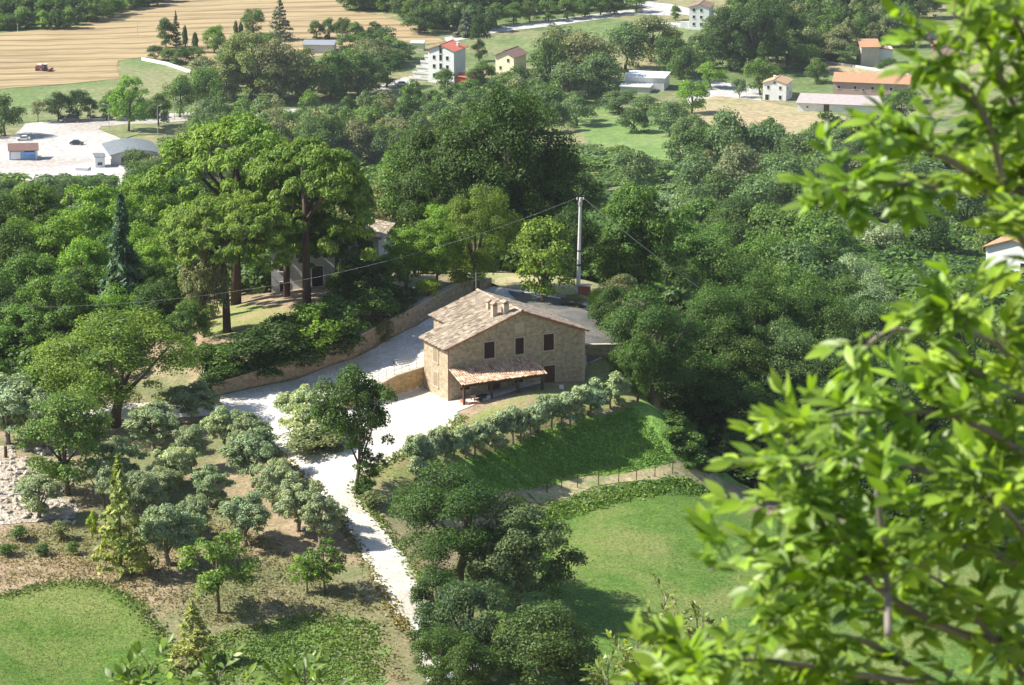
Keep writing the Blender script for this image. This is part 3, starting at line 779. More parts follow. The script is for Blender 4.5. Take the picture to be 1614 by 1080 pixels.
# steps from the upper drive
sp = pick(650, 567)
st = thing('steps', 'pale stone steps against the left wall of the farmhouse', 'steps', sp, YAW + R(8))
mb = MB()
for k in range(5): mb.box(-2.6 + k * .12, -0.5 + k * .12, -1.6 + k * .42, -1.6 + k * .42 + .30, -1.2, -0.25 + k * .13)
mb.build('tread', 'light_concrete', st)
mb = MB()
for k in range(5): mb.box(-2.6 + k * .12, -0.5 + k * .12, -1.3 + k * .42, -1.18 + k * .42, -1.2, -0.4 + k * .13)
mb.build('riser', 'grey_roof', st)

# ---- generic plastered house
def house(name, label, cat, base_pix, yaw_deg, W_, L_, He, rise, wall, roofm, wins=(), ov=0.35, chim=(), ridge='y', flat=False, drop=1.0, asym=0.5, z=None, pane='glass', trim='light_concrete', world=None):
    p = pick(*base_pix) if world is None else Vector(world)
    root = thing(name, label, cat, p, R(yaw_deg))
    m_ = MB(); r_ = MB()
    if flat:
        m_.box(0, W_, 0, L_, -drop, He)
        r_.box(-ov, W_ + ov, -ov, L_ + ov, He + .003, He + .25)
    elif ridge == 'y':
        xr = W_ * asym
        m_.prism([(0, -drop), (W_, -drop), (W_, He), (xr, He + rise), (0, He)], 0, L_)
        a = rise / xr; c = rise / (W_ - xr); t_ = .16
        slab(r_, [(-ov, -ov, He - a * ov + t_), (xr, -ov, He + rise + t_), (xr, L_ + ov, He + rise + t_), (-ov, L_ + ov, He - a * ov + t_)], .14)
        slab(r_, [(xr + .004, -ov, He + rise + t_), (W_ + ov, -ov, He - c * ov + t_), (W_ + ov, L_ + ov, He - c * ov + t_), (xr + .004, L_ + ov, He + rise + t_)], .14)
        r_.box(xr - .15, xr + .15, -ov - .02, L_ + ov + .02, He + rise + t_ - .06, He + rise + t_ + .09)
    else:
        yr = L_ * asym
        P = [(0, -drop), (L_, -drop), (L_, He), (yr, He + rise), (0, He)]
        i = len(m_.v); n = 5
        m_.v += [(0, y, z_) for y, z_ in P] + [(W_, y, z_) for y, z_ in P]
        m_.f += [tuple(range(i + 4, i - 1, -1)), tuple(range(i + 5, i + 10))]; m_.m += [0, 0]
        for k in range(5):
            k2 = (k + 1) % 5; m_.f.append((i + k, i + k2, i + 5 + k2, i + 5 + k)); m_.m.append(0)
        a = rise / yr; c = rise / (L_ - yr) if yr < L_ else 0; t_ = .16
        slab(r_, [(-ov, -ov, He - a * ov + t_), (W_ + ov, -ov, He - a * ov + t_), (W_ + ov, yr, He + rise + t_), (-ov, yr, He + rise + t_)], .14)
        if yr < L_: slab(r_, [(-ov, yr + .004, He + rise + t_), (W_ + ov, yr + .004, He + rise + t_), (W_ + ov, L_ + ov, He - c * ov + t_), (-ov, L_ + ov, He - c * ov + t_)], .14)
    m_.build('wall', wall, root); rf = r_.build('roof', roofm, root)
    for w in wins:
        add_window(root, w[0], W_, L_, w[1], w[2], w[3], w[4], trim, pane, tw=.1)
    for (cx, cy, cz) in chim:
        m_ = MB(); m_.box(cx - .35, cx + .35, cy - .35, cy + .35, cz - 1.5, cz); m_.box(cx - .45, cx + .45, cy - .45, cy + .45, cz + .003, cz + .15); m_.build('chimney', wall, rf)
    return root
# villa in the pine garden
villa = house('villa', 'weathered grey plastered house with old tiled roof half hidden under the umbrella pines', 'house', (428, 462), -9, 7.4, 8.0, 6.6, 1.2, 'villa', 'tile',
      [('F', 1.5, 2.6, 1.1, 2.0), ('F', 5.4, 0.4, 1.3, 3.0), ('F', 3.4, 4.2, 1.0, 1.5), ('F', 1.5, 0.1, 1.0, 1.2)], chim=((2, 4, 8.6),), ridge='x')
mb = MB(); mb.prism([(7.42, -1.5), (12.2, -1.5), (12.2, 6.4), (7.42, 7.2)], -1.0 + 2.6, 8.6)
wg = mb.build('side_wing', 'villa', villa)
mb = MB(); tile_roof(mb, (12.6, 1.2, 6.55), (12.6, 9.0, 6.55), (7.0, 1.2, 7.5), (7.0, 9.0, 7.5), 0.26, .45, .08, 21); slab(mb, [(7.0, 1.2, 7.52), (12.6, 1.2, 6.57), (12.6, 9.0, 6.57), (7.0, 9.0, 7.52)], .15); mb.build('wing_roof', 'tile', villa)
mb = MB(); mb.box(9.9, 10.8, 1.56, 1.598, 3.9, 6.0); mb.build('wing_window', 'glass', villa)
# tall white house with red roof
W4 = [('F', u, z, 1.0, 1.3) for u in (2.3, 7.3) for z in (2.0, 5.2, 8.3)] + [('F', 4.8, z, 1.0, 2.0) for z in (5.0, 8.0, 10.4)] + [('F', 4.6, 12.1, .7, .9)]
tall = house('apartment_house', 'tall white apartment house with a bright red roof and stepped balconies at its side', 'house', (675, 130), -24, 9.8, 9.5, 11.6, 1.9, 'white', 'red_roof', W4, .6, chim=((8.2, 6.5, 13.4),), drop=2, asym=.5)
mb = MB()
for k in range(5):
    w_ = 8.0 - k * 1.5
    mb.box(-w_, -0.003, 1.5, 6.0, -1.5 if k == 0 else k * 2.0 - .497, k * 2.0 + .5 if k else 0.5)
    mb.box(-w_ - .15, -0.003, 1.3, 1.48, k * 2.0 + .5, k * 2.0 + 1.3)
mb.build('stepped_balcony', 'light_concrete', tall)
mb = MB(); slab(mb, [(10.2, 0.5, 3.0), (18, 0.5, 2.4), (18, 4.0, 3.2), (10.2, 4.0, 3.6)], .2); mb.box(10.2, 17.5, 1.0, 3.6, -2, 2.2); mb.build('lean_to', 'red_roof', tall)
house('cream_house', 'cream yellow house with a dull brown roof among trees right of the tall white house', 'house', (781, 116), -27, 7.2, 9.5, 6.4, 1.8, 'cream', 'brown_roof', [('F', 2.0, 1.5, .9, 1.2), ('F', 5.0, 4.4, .9, 1.1)], .7, drop=2)
fl = house('warehouse', 'low white flat-roofed warehouse in two steps at the edge of the wood', 'building', (985, 142), -12, 13.5, 11, 4.4, 0, 'light_concrete', 'white_roof', (), .4, flat=True, drop=3)
mb = MB(); mb.box(-0.5, 9.5, -6.0, -0.45, -3, 2.2); mb.build('annex_wall', 'light_concrete', fl)
mb = MB(); mb.box(-0.9, 9.9, -6.4, -0.42, 2.203, 2.5); mb.build('annex_roof', 'white_roof', fl)
hv = house('hill_villa', 'white three-storey house above the road at the top of the photo', 'house', (1086, 46), -14, 7.6, 9, 8.2, 1.2, 'white', 'brown_roof',
      [('F', u, z, .9, 1.1) for u in (1.8, 4.6) for z in (1.3, 4.0, 6.6)], .4, drop=2)
mb = MB(); mb.box(-11, -.003, 1, 4, -2, 1.3); mb.box(-3.5, -.01, .4, .97, -1, 2.6); mb.box(-1, 9, -2.3, -2.0, -2, .8); mb.build('terrace_wall', 'white', hv)
bh = house('beige_house', 'beige house with split orange roof on the slope above the long farm sheds', 'house', (1357, 106), 2, 6.4, 9, 7.0, 1.3, 'beige', 'orange_roof', (), .5, ridge='x', drop=2, asym=.99)
mb = MB(); mb.box(6.42, 11.5, 3.0, 9, -2, 5.8); mb.build('wing_wall', 'white', bh)
mb = MB(); slab(mb, [(6.45, 2.4, 6.6), (12.1, 2.4, 5.5), (12.1, 9.5, 5.5), (6.45, 9.5, 6.8)], .2); mb.build('wing_roof', 'orange_roof', bh)
house('white_farmhouse', 'small white farmhouse with faded tile roof left of the long farm sheds', 'house', (1202, 158), -18, 8.0, 8.6, 5.9, 1.3, 'white', 'tan_roof',
      [('F', 1.9, 3.9, .8, 1.1), ('F', 6.0, 3.9, .8, 1.1), ('F', 4.0, 5.7, .7, .8), ('F', 6.0, .6, .9, 1.3), ('F', 1.5, .1, 1.2, 1.9), ('R', 2.2, 3.5, .8, 1.1), ('R', 5.5, 1.5, .8, 1.1)], .4, chim=((3.0, 4, 7.7),), drop=2)
house('orange_shed', 'long two-storey barn with an orange tile roof and small dark windows', 'barn', (1313, 163), -12, 25, 9, 7.4, 2.0, 'pink', 'orange_roof',
      [('F', u, 5.0, .9, 1.0) for u in (1.8, 7.2, 13.0, 16.5, 19.2)] + [('F', 10.0, 4.5, .8, .7)], .5, ridge='x', drop=2, asym=.6)
sh = house('white_shed', 'long low white shed with a mauve grey sheet roof in front of the orange-roofed barn', 'barn', (1257, 176), -12, 30.5, 11.5, 2.9, 1.0, 'white', 'fibre_roof',
      [('F', 3.2, 1.4, .7, .5)], .6, ridge='x', drop=2, asym=.985)
mb = MB(); mb.box(8.6, 10.4, -.05, -.003, -1, 2.7); mb.build('door', 'wood', sh)
rh = house('right_house', 'white house with orange roof behind the near leaves at the right edge', 'house', (1552, 462), -30, 10, 10, 8.5, 1.8, 'white', 'orange_roof', [('L', 3, 2, .9, 1.2), ('F', 3, 2, .9, 1.2), ('F', 7, 5, .9, 1.2)], .6, drop=3)
house('far_house', 'small orange-roofed house glimpsed through the leaves at the upper right', 'house', (1468, 90), -15, 8, 9, 4.0, 1.5, 'pink', 'orange_roof', (), .5, drop=2)
house('far_white_house', 'white-roofed house glimpsed through the leaves near the top right corner', 'house', (1545, 62), -15, 9, 8, 4.5, .6, 'white', 'white_roof', (), .5, drop=2)
house('grey_roofed_house', 'long low grey-roofed house behind the leaves at the top right', 'house', (1462, 62), -8, 20, 8, 3.5, 1.0, 'beige', 'fibre_roof', (), .5, ridge='x', drop=2)
house('roof_in_trees', 'low building with a pale grey roof half sunk in trees below the wheat field', 'building', (478, 84), -4, 11, 9, 3.0, 0.8, 'light_concrete', 'metal', (), .4, ridge='x', drop=2, asym=.6)
house('garage', 'small cream garage with a pale roof left of the tall white house', 'building', (648, 80), -8, 4.5, 4, 2.8, .5, 'cream', 'light_concrete', (), .3, ridge='x', drop=2)
house('pink_house', 'tiny pinkish roof above the wood at the top of the photo', 'house', (1232, 16), -8, 6, 6, 3.5, 1.0, 'white', 'tan_roof', (), .4, drop=2)
# arched hall by the parking lot
p = pick(176, 262)
hall = thing('arched_hall', 'hall with a curved grey sheet roof beside the parking lot', 'building', p, R(14))
mb = MB(); n_ = 10; prof = [(0, -2), (14.5, -2)] + [(14.5 - 14.5 * k / n_, 3.2 + 1.3 * math.sin(math.pi * k / n_)) for k in range(n_ + 1)]
mb.prism(prof, 0, 17); mb.build('wall', 'concrete', hall)
mb = MB()
for k in range(n_):
    x0, x1 = 15.1 - 15.7 * k / n_, 15.1 - 15.7 * (k + 1) / n_
    z0, z1 = 3.35 + 1.35 * math.sin(math.pi * k / n_), 3.35 + 1.35 * math.sin(math.pi * (k + 1) / n_)
    slab(mb, [(x1, -.7, z1), (x0, -.7, z0), (x0, 17.7, z0), (x1, 17.7, z1)], .12)
mb.build('roof', 'grey_roof', hall)
mb = MB(); mb.box(3, 7, -.06, -.003, 0, 2.8); mb.build('door', 'darkmetal', hall)
house('white_hut', 'small white hut with a grey roof in front of the arched hall', 'building', (150, 265), 12, 3.0, 5.5, 3.3, .5, 'white', 'grey_roof', [('F', 1.5, .8, 1.4, .9)], .3, ridge='x', drop=2)
p = pick(122, 277)
house('white_stall', 'low white flat roof next to the trees below the parking lot', 'building', (133, 283), -22, 8, 3.6, 1.6, 0, 'white', 'white_roof', (), .3, flat=True, drop=2)
house('small_white_stall', 'smallest white flat roof left of the white hut', 'building', (118, 272), -18, 4.2, 2.6, 1.5, 0, 'white', 'white_roof', (), .3, flat=True, drop=2)
kb = thing('kiosk', 'blue and white kiosk with a red-brown roof at the left edge of the parking lot', 'kiosk', pick(15, 254), R(8))
mb = MB(); mb.box(0, 8.6, 0, 5, -1.5, 3.0); mb.build('wall', 'blue', kb)
mb = MB(); slab(mb, [(-.4, -.4, 3.1), (9, -.4, 3.1), (9, 5.4, 4.3), (-.4, 5.4, 4.3)], .12); mb.build('roof', 'terracotta_dull', kb)
mb = MB(); slab(mb, [(4.6, -1.6, 2.0), (7.6, -1.6, 2.0), (7.6, -.02, 2.8), (4.6, -.02, 2.8)], .1); mb.build('awning', 'darkblue', kb)
mb = MB(); mb.box(0.4, 3.4, -.05, -.003, 0.4, 2.6); mb.box(8.0, 8.5, -.05, -.003, 0, 3); mb.build('panel', 'white', kb)
mb = MB(); mb.box(1.2, 6, 5.6, 7.5, 2.6, 3.4); mb.box(1.4, 5.8, 5.8, 7.3, -1, 2.6); mb.build('back_canopy', 'white', kb)
# low white wall at the edge of the wheat field
a_, b_, c_ = pick(223, 96), pick(262, 104), pick(300, 117)
wall_line('field_wall', 'long low white wall along the corner of the far green meadow', 'wall', [a_, b_, c_], [1.2, 1.2, 1.2], .35, 'white')
a_, b_, c_ = pick(1300, 100), pick(1340, 106), pick(1432, 120)
wall_line('lane_wall', 'low pale wall along the lane below the beige house', 'wall', [a_, b_, c_], [.9, .9, .9], .3, 'light_concrete')

# ------------------------------------------------------------------ vehicles, poles, small things
def car(label, px, py, yaw, paint, L_=4.3, Hh=1.45, cat='car', name='parked_car', loc=None):
    p = loc if loc is not None else pick(px, py)
    t = thing(name, label, cat, p + Vector((0, 0, 0.14)), R(yaw))
    h = L_ / 2; w = .86; s = Hh / 1.45
    prof = [(-h, .28), (-h, .62 * s), (-h + .25, .80 * s), (-h + 1.15, .88 * s), (h - .75, .92 * s), (h - .08, .82 * s), (h, .5 * s), (h - .05, .28)]
    mb = MB(); mb.prism(prof, -w, w); mb.build('body', paint, t)
    def cab(z1, e, mat, nm, z0=.885 * s):
        m_ = MB(); m_.hexa([(-h + 1.05 + e, -w + .04 + e, z0), (h - .55 - e, -w + .04 + e, z0), (h - .55 - e, w - .04 - e, z0), (-h + 1.05 + e, w - .04 - e, z0),
                            (-h + 1.75, -w + .17, z1), (h - 1.05, -w + .17, z1), (h - 1.05, w - .17, z1), (-h + 1.75, w - .17, z1)]); return m_.build(nm, mat, t)
    cab(Hh - .05, 0, 'glass', 'windows')
    m_ = MB(); m_.hexa([(-h + 1.72, -w + .15, Hh - .047), (h - 1.02, -w + .15, Hh - .047), (h - 1.02, w - .15, Hh - .047), (-h + 1.72, w - .15, Hh - .047),
                        (-h + 1.85, -w + .22, Hh), (h - 1.15, -w + .22, Hh), (h - 1.15, w - .22, Hh), (-h + 1.85, w - .22, Hh)]); m_.build('roof', paint, t)
    for sx in (-1, 1):
        for sy in (-1, 1):
            m_ = MB(); x = sx * (h - .8); y = sy * (w - .09)
            m_.tube([(x, y - .11, .32), (x, y + .11, .32)], .32, 14); wh = m_.build('wheel', 'rubber', t)
            m_ = MB(); m_.tube([(x, y + sy * .10, .32), (x, y + sy * .125, .32)], .19, 10); m_.build('rim', 'chrome', wh)
    for sy in (-1, 1):
        m_ = MB(); m_.box(-h - .015, -h + .03, sy * .62 - .16, sy * .62 + .16, .58 * s, .72 * s); m_.build('headlight', 'chrome', t)
        m_ = MB(); m_.box(h - .06, h + .012, sy * .65 - .12, sy * .65 + .12, .62 * s, .76 * s); m_.build('tail_light', 'paint_red', t)
    return t
car('dark car standing alone in the middle of the pale parking lot', 121, 229, 172, 'paint_dark')
car('white and grey car parked on the grass at the edge of the pine garden', 245, 490, 75, 'paint_silver', name='parked_car')
car('silver car on the drive under the trees at the bottom of the photo', 742, 1078, 12, 'paint_silver')
car('dark car in the tree shade below the tall white house lane', 490, 163, 85, 'paint_dark')
car('white car beside the blue kiosk of the parking lot', 37, 222, 10, 'paint_white')
car('dark van in the shade of the dark trees at the parking lot edge', 112, 194, 5, 'paint_dark', 5.6, 2.6, 'van', 'parked_van')
car('white car in front of the stepped balconies of the tall white house', 632, 136, 20, 'paint_white')
# combine harvester
p = pick(67, 112)
t = thing('combine_harvester', 'red and white combine harvester working in the mown wheat field', 'harvester', p, R(165))
mb = MB(); mb.prism([(-1.6, .9), (-1.6, 2.2), (-.6, 3.1), (2.6, 3.1), (3.6, 2.2), (3.6, 1.1)], -1.3, 1.3); mb.build('body', 'paint_red', t)
mb = MB(); mb.hexa([(-2.6, -.8, 1.7), (-1.0, -.8, 1.7), (-1.0, .8, 1.7), (-2.6, .8, 1.7), (-2.4, -.8, 3.6), (-1.0, -.8, 3.6), (-1.0, .8, 3.6), (-2.4, .8, 3.6)]); cb_ = mb.build('cab', 'glass', t)
mb = MB(); mb.box(-2.6, -.9, -.95, .95, 3.61, 3.8); mb.build('cab_roof', 'white', t)
mb = MB(); mb.box(.2, 2.4, -1.1, 1.1, 3.11, 3.6); mb.build('grain_tank', 'white', t)
for x, r_ in ((-1.4, .95), (2.7, .65)):
    for y in (-1.45, 1.45):
        mb = MB(); mb.tube([(x, y - .28, r_), (x, y + .28, r_)], r_, 14); mb.build('wheel', 'rubber', t)
mb = MB(); mb.box(-4.6, -3.6, -2.6, 2.6, .3, 1.0); mb.tube([(-4.7, -2.6, 1.2), (-4.7, 2.6, 1.2)], .5, 8); mb.hexa([(-3.6, -.5, .5), (-1.4, -.5, 1.2), (-1.4, .5, 1.2), (-3.6, .5, .5), (-3.6, -.5, .9), (-1.4, -.5, 2.0), (-1.4, .5, 2.0), (-3.6, .5, .9)])
mb.build('header', 'paint_red', t)
t.scale = (.68, .68, .68)
# utility pole with cables
pb = pick(911, 463)
pole = thing('utility_pole', 'tall pale concrete utility pole standing behind the farmhouse', 'pole', pb)
mb = MB(); mb.tube([(0, 0, -1), (.12, 0, 5.5), (.22, 0, 11.1)], [.25, .2, .145], 10); mb.build('shaft', 'light_concrete', pole)
mb = MB(); mb.tube([(.2, 0, 10.2), (.21, 0, 10.7)], .24, 8); mb.tube([(-.2, 0, 10.85), (.62, 0, 10.85)], .05, 6); mb.build('bracket', 'metal', pole)
mb = MB(); mb.tube([(.10, 0, 3.2), (.12, 0, 3.45)], .26, 8); mb.tube([(.12, 0, 4.9), (.13, 0, 5.05)], .25, 8); mb.build('band', 'darkmetal', pole)
mb = MB()
for s_ in (-.15, .56): mb.tube([(s_, 0, 10.9), (s_, 0, 11.15)], .06, 6)
mb.build('insulator', 'white', pole)
t = thing('brick_box', 'small red brick meter box at the foot of the utility pole', 'meter box', pick(921, 463) + Vector((0, -.3, 0)), R(-10))
mb = MB(); mb.box(-.65, .65, -.4, .4, -.3, 1.0); mb.build('body', 'terracotta', t)
mb = MB(); mb.box(-.75, .75, -.5, .5, 1.003, 1.1); mb.build('lid', 'quoin', t)
def cable(label, a, b, sag, r=.022):
    a, b = Vector(a), Vector(b); pts = []
    for k in range(31):
        t_ = k / 30; p = a.lerp(b, t_); p.z -= sag * 4 * t_ * (1 - t_); pts.append(p)
    c = (a + b) / 2
    m_ = MB(); m_.tube([p - a for p in pts], r, 5)
    o = m_.build('cable', 'white'); o.location = a
    tag(o, label, 'cable')
topL = pb + Vector((-.15, 0, 11.1)); topR = pb + Vector((.56, 0, 11.1))
d = ray(-120, 482); tt = 338 / d[1]; eL_ = Vector((d[0] * tt, 338, H + d[2] * tt))
cable('thin cable sagging left from the utility pole across the pine garden', topL, eL_, 4.0, .006)
d = ray(1300, 572); tt = 436 / d[1]; eR_ = Vector((d[0] * tt, 436, H + d[2] * tt))
cable('thin pale cable running down right from the utility pole into the wood', topR, eR_, 1.3, .03)
for nm, e in (('wooden pole among the trees at the lower end of the right cable', eR_), ('wooden pole carrying the cable beyond the left edge', eL_)):
    g_ = gz(e.x, e.y)
    t = thing('cable_pole', nm, 'pole', (e.x, e.y, g_))
    mb = MB(); mb.tube([(0, 0, -1), (0, 0, e.z - g_ + .1)], [.16, .11], 8); mb.build('shaft', 'wood', t)
def lamp(label, bx, by, ty, arm=-1.2):
    p = pick(bx, by)
    h = (by - ty) * (p.y / F) / CP
    t = thing('street_lamp', label, 'street lamp', p, 0, 'lamp posts round the parking lot')
    m_ = MB(); m_.tube([(0, 0, 0), (0, 0, h)], [.12, .09], 8); m_.build('post', 'metal', t)
    m_ = MB(); m_.tube([(0, 0, h - .1), (arm, 0, h + .25)], .05, 5); m_.box(min(arm, arm * 1.7), max(arm, arm * 1.7), -.18, .18, h + .2, h + .38); m_.build('lamp_head', 'light_concrete', t)
lamp('lamp post with a pale head on the grass island of the parking lot', 172, 208, 166)
lamp('lamp post at the far side of the grass island near the hall roof', 249, 214, 168, .8)
lamp('lamp post at the lane right of the grass island', 275, 190, 162, .6)
def stick(label, bx, by, ty, r=.1, mat='concrete', name='power_pole', cat='pole', group=None):
    p = pick(bx, by)
    h = (by - ty) * (p.y / F) / CP
    t = thing(name, label, cat, p, 0, group)
    m_ = MB(); m_.tube([(0, 0, 0), (0, 0, h)], [r, r * .7], 6); m_.build('shaft', mat, t)
    m_ = MB(); m_.tube([(-.5, 0, h - .2), (.5, 0, h - .2)], .05, 5); m_.build('crossbar', mat, t)
stick('pole in front of the wood at the top left edge of the wheat field', 28, 51, 38)
stick('thin pole standing alone in the wheat field left of the conifer group', 217, 60, 32)
stick('pale pole left of the split orange roof at the foot of the wood', 1380, 62, 40)
stick('thin pole beside the trees left of the small white farmhouse', 1177, 150, 92)
stick('pole behind the leaves near the top right corner', 1517, 48, 26)
# white post lantern in the garden
p = pick(652, 470)
t = thing('garden_lamp', 'small white globe lamp on a post above the retaining wall', 'garden lamp', p)
mb = MB(); mb.tube([(0, 0, 0), (0, 0, 1.0)], .04, 6); mb.build('post', 'darkmetal', t)
mb = MB(); mb.tube([(0, 0, 1.0), (0, 0, 1.08), (0, 0, 1.2), (0, 0, 1.3)], [.06, .16, .16, .06], 10); mb.build('globe', 'white', t)
# vine stakes along the grass path
sk = [(862, 777, 758), (885, 771, 752), (910, 770, 748), (943, 765, 743), (975, 760, 741), (1003, 757, 737), (1032, 752, 735), (1060, 748, 727)]
for i, (x, y, ty) in enumerate(sk):
    p = pick(x, y)
    w_ = ['first (leftmost)', 'second', 'third', 'fourth', 'fifth', 'sixth', 'seventh', 'last (rightmost)'][i]
    t = thing('vine_stake', w_ + ' thin wooden stake from the left in the row along the dry grass path', 'stake', p, 0, 'stakes along the grass path')
    m_ = MB(); h = (y - ty) * p.y / F / CP
    m_.tube([(0, 0, -.2), (.03, 0, h)], [.05, .04], 6); m_.build('shaft', 'wood', t)
    m_ = MB(); m_.tube([(-.3, 0, h - .15), (.3, 0, h - .1)], .03, 5); m_.build('crossbar', 'wood', t)

# ------------------------------------------------------------------ tree library (unit crowns: 1 m wide, top at z = 1)
def leaf_mesh(name, P, Nn, S, mat, aspect=1.7, seed=0, up=0.0, fold=0.0):
    rg = np.random.default_rng(seed)
    n = len(P)
    Nn = Nn / (np.linalg.norm(Nn, axis=1, keepdims=True) + 1e-9)
    rv = rg.normal(size=(n, 3)); rv[:, 2] += up
    A_ = np.cross(Nn, rv); A_ /= (np.linalg.norm(A_, axis=1, keepdims=True) + 1e-9)
    B_ = np.cross(Nn, A_)
    if up: A_, B_ = B_, A_
    S = S[:, None]
    a = A_ * S * aspect / 2; b = B_ * S / 2
    k = rg.uniform(-.25, .25, (n, 1))
    V = np.stack([P - a, P + a * k + b, P + a, P + a * k - b], 1).reshape(-1, 3)
    me = bpy.data.meshes.new(name)
    me.vertices.add(4 * n); me.vertices.foreach_set('co', V.ravel().astype(np.float32))
    me.loops.add(4 * n); me.loops.foreach_set('vertex_index', np.arange(4 * n, dtype=np.int32))
    me.polygons.add(n); me.polygons.foreach_set('loop_start', np.arange(0, 4 * n, 4, dtype=np.int32)); me.polygons.foreach_set('loop_total', np.full(n, 4, np.int32))
    me.update(calc_edges=True)
    me.materials.append(M[mat])
    return me
def sph(rg, n):
    v = rg.normal(size=(n, 3)); return v / np.linalg.norm(v, axis=1, keepdims=True)
def lobes_crown(name, mat, seed, K, lr, nleaf, ls, shape, aspect=1.7, inner=.25, up=0.0, flat=.85):
    """shape(rg, K) -> lobe centres; leaves sit round each lobe, denser on top"""
    rg = np.random.default_rng(seed)
    C = shape(rg, K)
    rad = rg.uniform(lr[0], lr[1], len(C))
    w = rad ** 2; idx = rg.choice(len(C), nleaf, p=w / w.sum())
    D = sph(rg, nleaf); D[:, 2] = np.where(D[:, 2] < -.3, D[:, 2] * -.6, D[:, 2])
    rr = rad[idx] * np.where(rg.random(nleaf) < inner, rg.uniform(.3, .8, nleaf), rg.uniform(.82, 1.12, nleaf))
    D2 = D.copy(); D2[:, 2] *= flat
    P = C[idx] + D2 * rr[:, None]
    cen = np.array([0, 0, .5])
    out = (P - cen); out /= np.linalg.norm(out, axis=1, keepdims=True) + 1e-6
    Nn = D * .7 + out * .35 + rg.normal(size=(nleaf, 3)) * .55 + np.array([0, 0, .25])
    S = ls * rg.uniform(.6, 1.4, nleaf)
    m = np.abs(P[:, :2]).max(0)
    P[:, 0] *= .5 / m[0] if m[0] > .5 else 1; P[:, 1] *= .5 / m[1] if m[1] > .5 else 1
    P[:, 2] *= 1.0 / P[:, 2].max()
    return leaf_mesh(name, P, Nn, S, mat, aspect, seed, up)
def ell(cb, rx=.42, bias=.0, top=.9, hollow=.55, wob=.25):
    def f(rg, K):
        out = []
        zc = (cb + top) / 2; rz = (top - cb) / 2
        D = sph(rg, K)
        D[:, 2] = np.where(rg.random(K) < .35, np.abs(D[:, 2]), D[:, 2])
        r = rg.uniform(hollow, 1, K) ** .7
        ph = rg.uniform(0, 6.28, 3)
        ang = np.arctan2(D[:, 1], D[:, 0])
        wv_ = 1 + wob * .5 * (np.sin(2 * ang + ph[0]) * .6 + np.sin(3 * ang + ph[1]) * .5) 
        P = D * r[:, None] * np.stack([rx * wv_, rx * wv_, rz * np.ones(K)], 1)
        P[:, 2] += zc
        hgt = (P[:, 2] - cb) / (top - cb)
        P[:, :2] *= (1 - bias * hgt)[:, None]
        return P
    return f
def pine_shape(rg, K, zr=.60, low=.06):
    a = rg.uniform(0, 6.28, K); r = rg.random(K) ** .55 * .45
    ph = rg.uniform(0, 6.28, 3)
    wob = 1 + .07 * np.sin(3 * a + ph[0]) + .05 * np.sin(5 * a + ph[1])
    z = zr + (.95 - zr) * np.sqrt(np.clip(1 - (r / .47) ** 2, 0, 1)) + .025 * np.sin(9 * r * 6 + ph[2]) * np.sin(4 * a)
    under = rg.random(K) < .35
    z = np.where(under, zr - low * rg.random(K) + (z - zr) * rg.random(K) * .6, z)
    return np.stack([r * wob * np.cos(a), r * wob * np.sin(a), z], 1)
def pine2_shape(rg, K): return pine_shape(rg, K, .44, .14)
def conifer(name, mat, seed, n, ls, tiers=16, droop=.35, cb=.08, gap=.5, aspect=3.2, power=1.0):
    rg = np.random.default_rng(seed); P = []; Nn = []
    for t in range(tiers):
        f = t / (tiers - 1); z = cb + (1 - cb) * f ** .95; R_ = .5 * (1 - f) ** power + .012
        nb = int(5 + 6 * (1 - f)); nl = int(n / tiers * (1.35 * (1 - f) + .25) * 1.3)
        ba = rg.uniform(0, 6.28, nb); bl = rg.uniform(.65, 1.05, nb) * R_
        k = rg.integers(0, nb, nl); s = rg.random(nl) ** .6
        r = s * bl[k]; an = ba[k] + rg.normal(size=nl) * gap * .35 * (1.1 - .5 * s)
        zz = z - droop * r * (.6 + .4 * s) + rg.normal(size=nl) * .010 - .02 * rg.random(nl)
        P.append(np.stack([r * np.cos(an), r * np.sin(an), zz], 1))
        Nn.append(np.stack([.35 * np.cos(an), .35 * np.sin(an), np.ones(nl)], 1) + rg.normal(size=(nl, 3)) * .45)
    P = np.concatenate(P); Nn = np.concatenate(Nn)
    return leaf_mesh(name, P, Nn, ls * rg.uniform(.6, 1.3, len(P)), mat, aspect, seed)
LIB = {}
def lib(kind, variants): LIB[kind] = variants
lib('oak', [lobes_crown('oak_crown', 'leaf', s, 48, (.07, .19), 19000, .0145, ell(.04, .44, .12, .88, .5, .5)) for s in (1, 2, 3)])
lib('big', [lobes_crown('big_oak_crown', 'leaf', s, 75, (.05, .15), 42000, .0092, ell(.04, .45, .12, .89, .5, .45)) for s in (5, 6)])
lib('stem', [lobes_crown('garden_crown', 'leaf', 7, 46, (.06, .16), 18000, .0145, ell(.30, .42, .12, .88, .5, .6))])
lib('far', [lobes_crown('far_crown', 'leaf', s, 34, (.08, .20), 6500, .024, ell(.0, .42, .14, .87, .5, .5)) for s in (11, 12, 13, 14)])
lib('farlow', [lobes_crown('far_wood_crown', 'leaf', s, 28, (.09, .21), 2400, .036, ell(.0, .42, .14, .85, .5, .5)) for s in (15, 16, 17)])
lib('tall', [lobes_crown('tall_crown', 'leaf', s, 48, (.07, .17), 15000, .0175, ell(.05, .38, .22, .90)) for s in (21, 22)])
lib('bright', [lobes_crown('bright_crown', 'leaf', s, 70, (.05, .13), 18000, .016, ell(.05, .43, .15, .91, .45, .5), 1.5) for s in (31, 32)])
lib('olive', [lobes_crown('olive_crown', 'olive', s, 60, (.05, .13), 17000, .0155, ell(.14, .41, .0, .90, .35, .6), 2.8, up=.9, inner=.4) for s in (41, 42, 43, 44)])
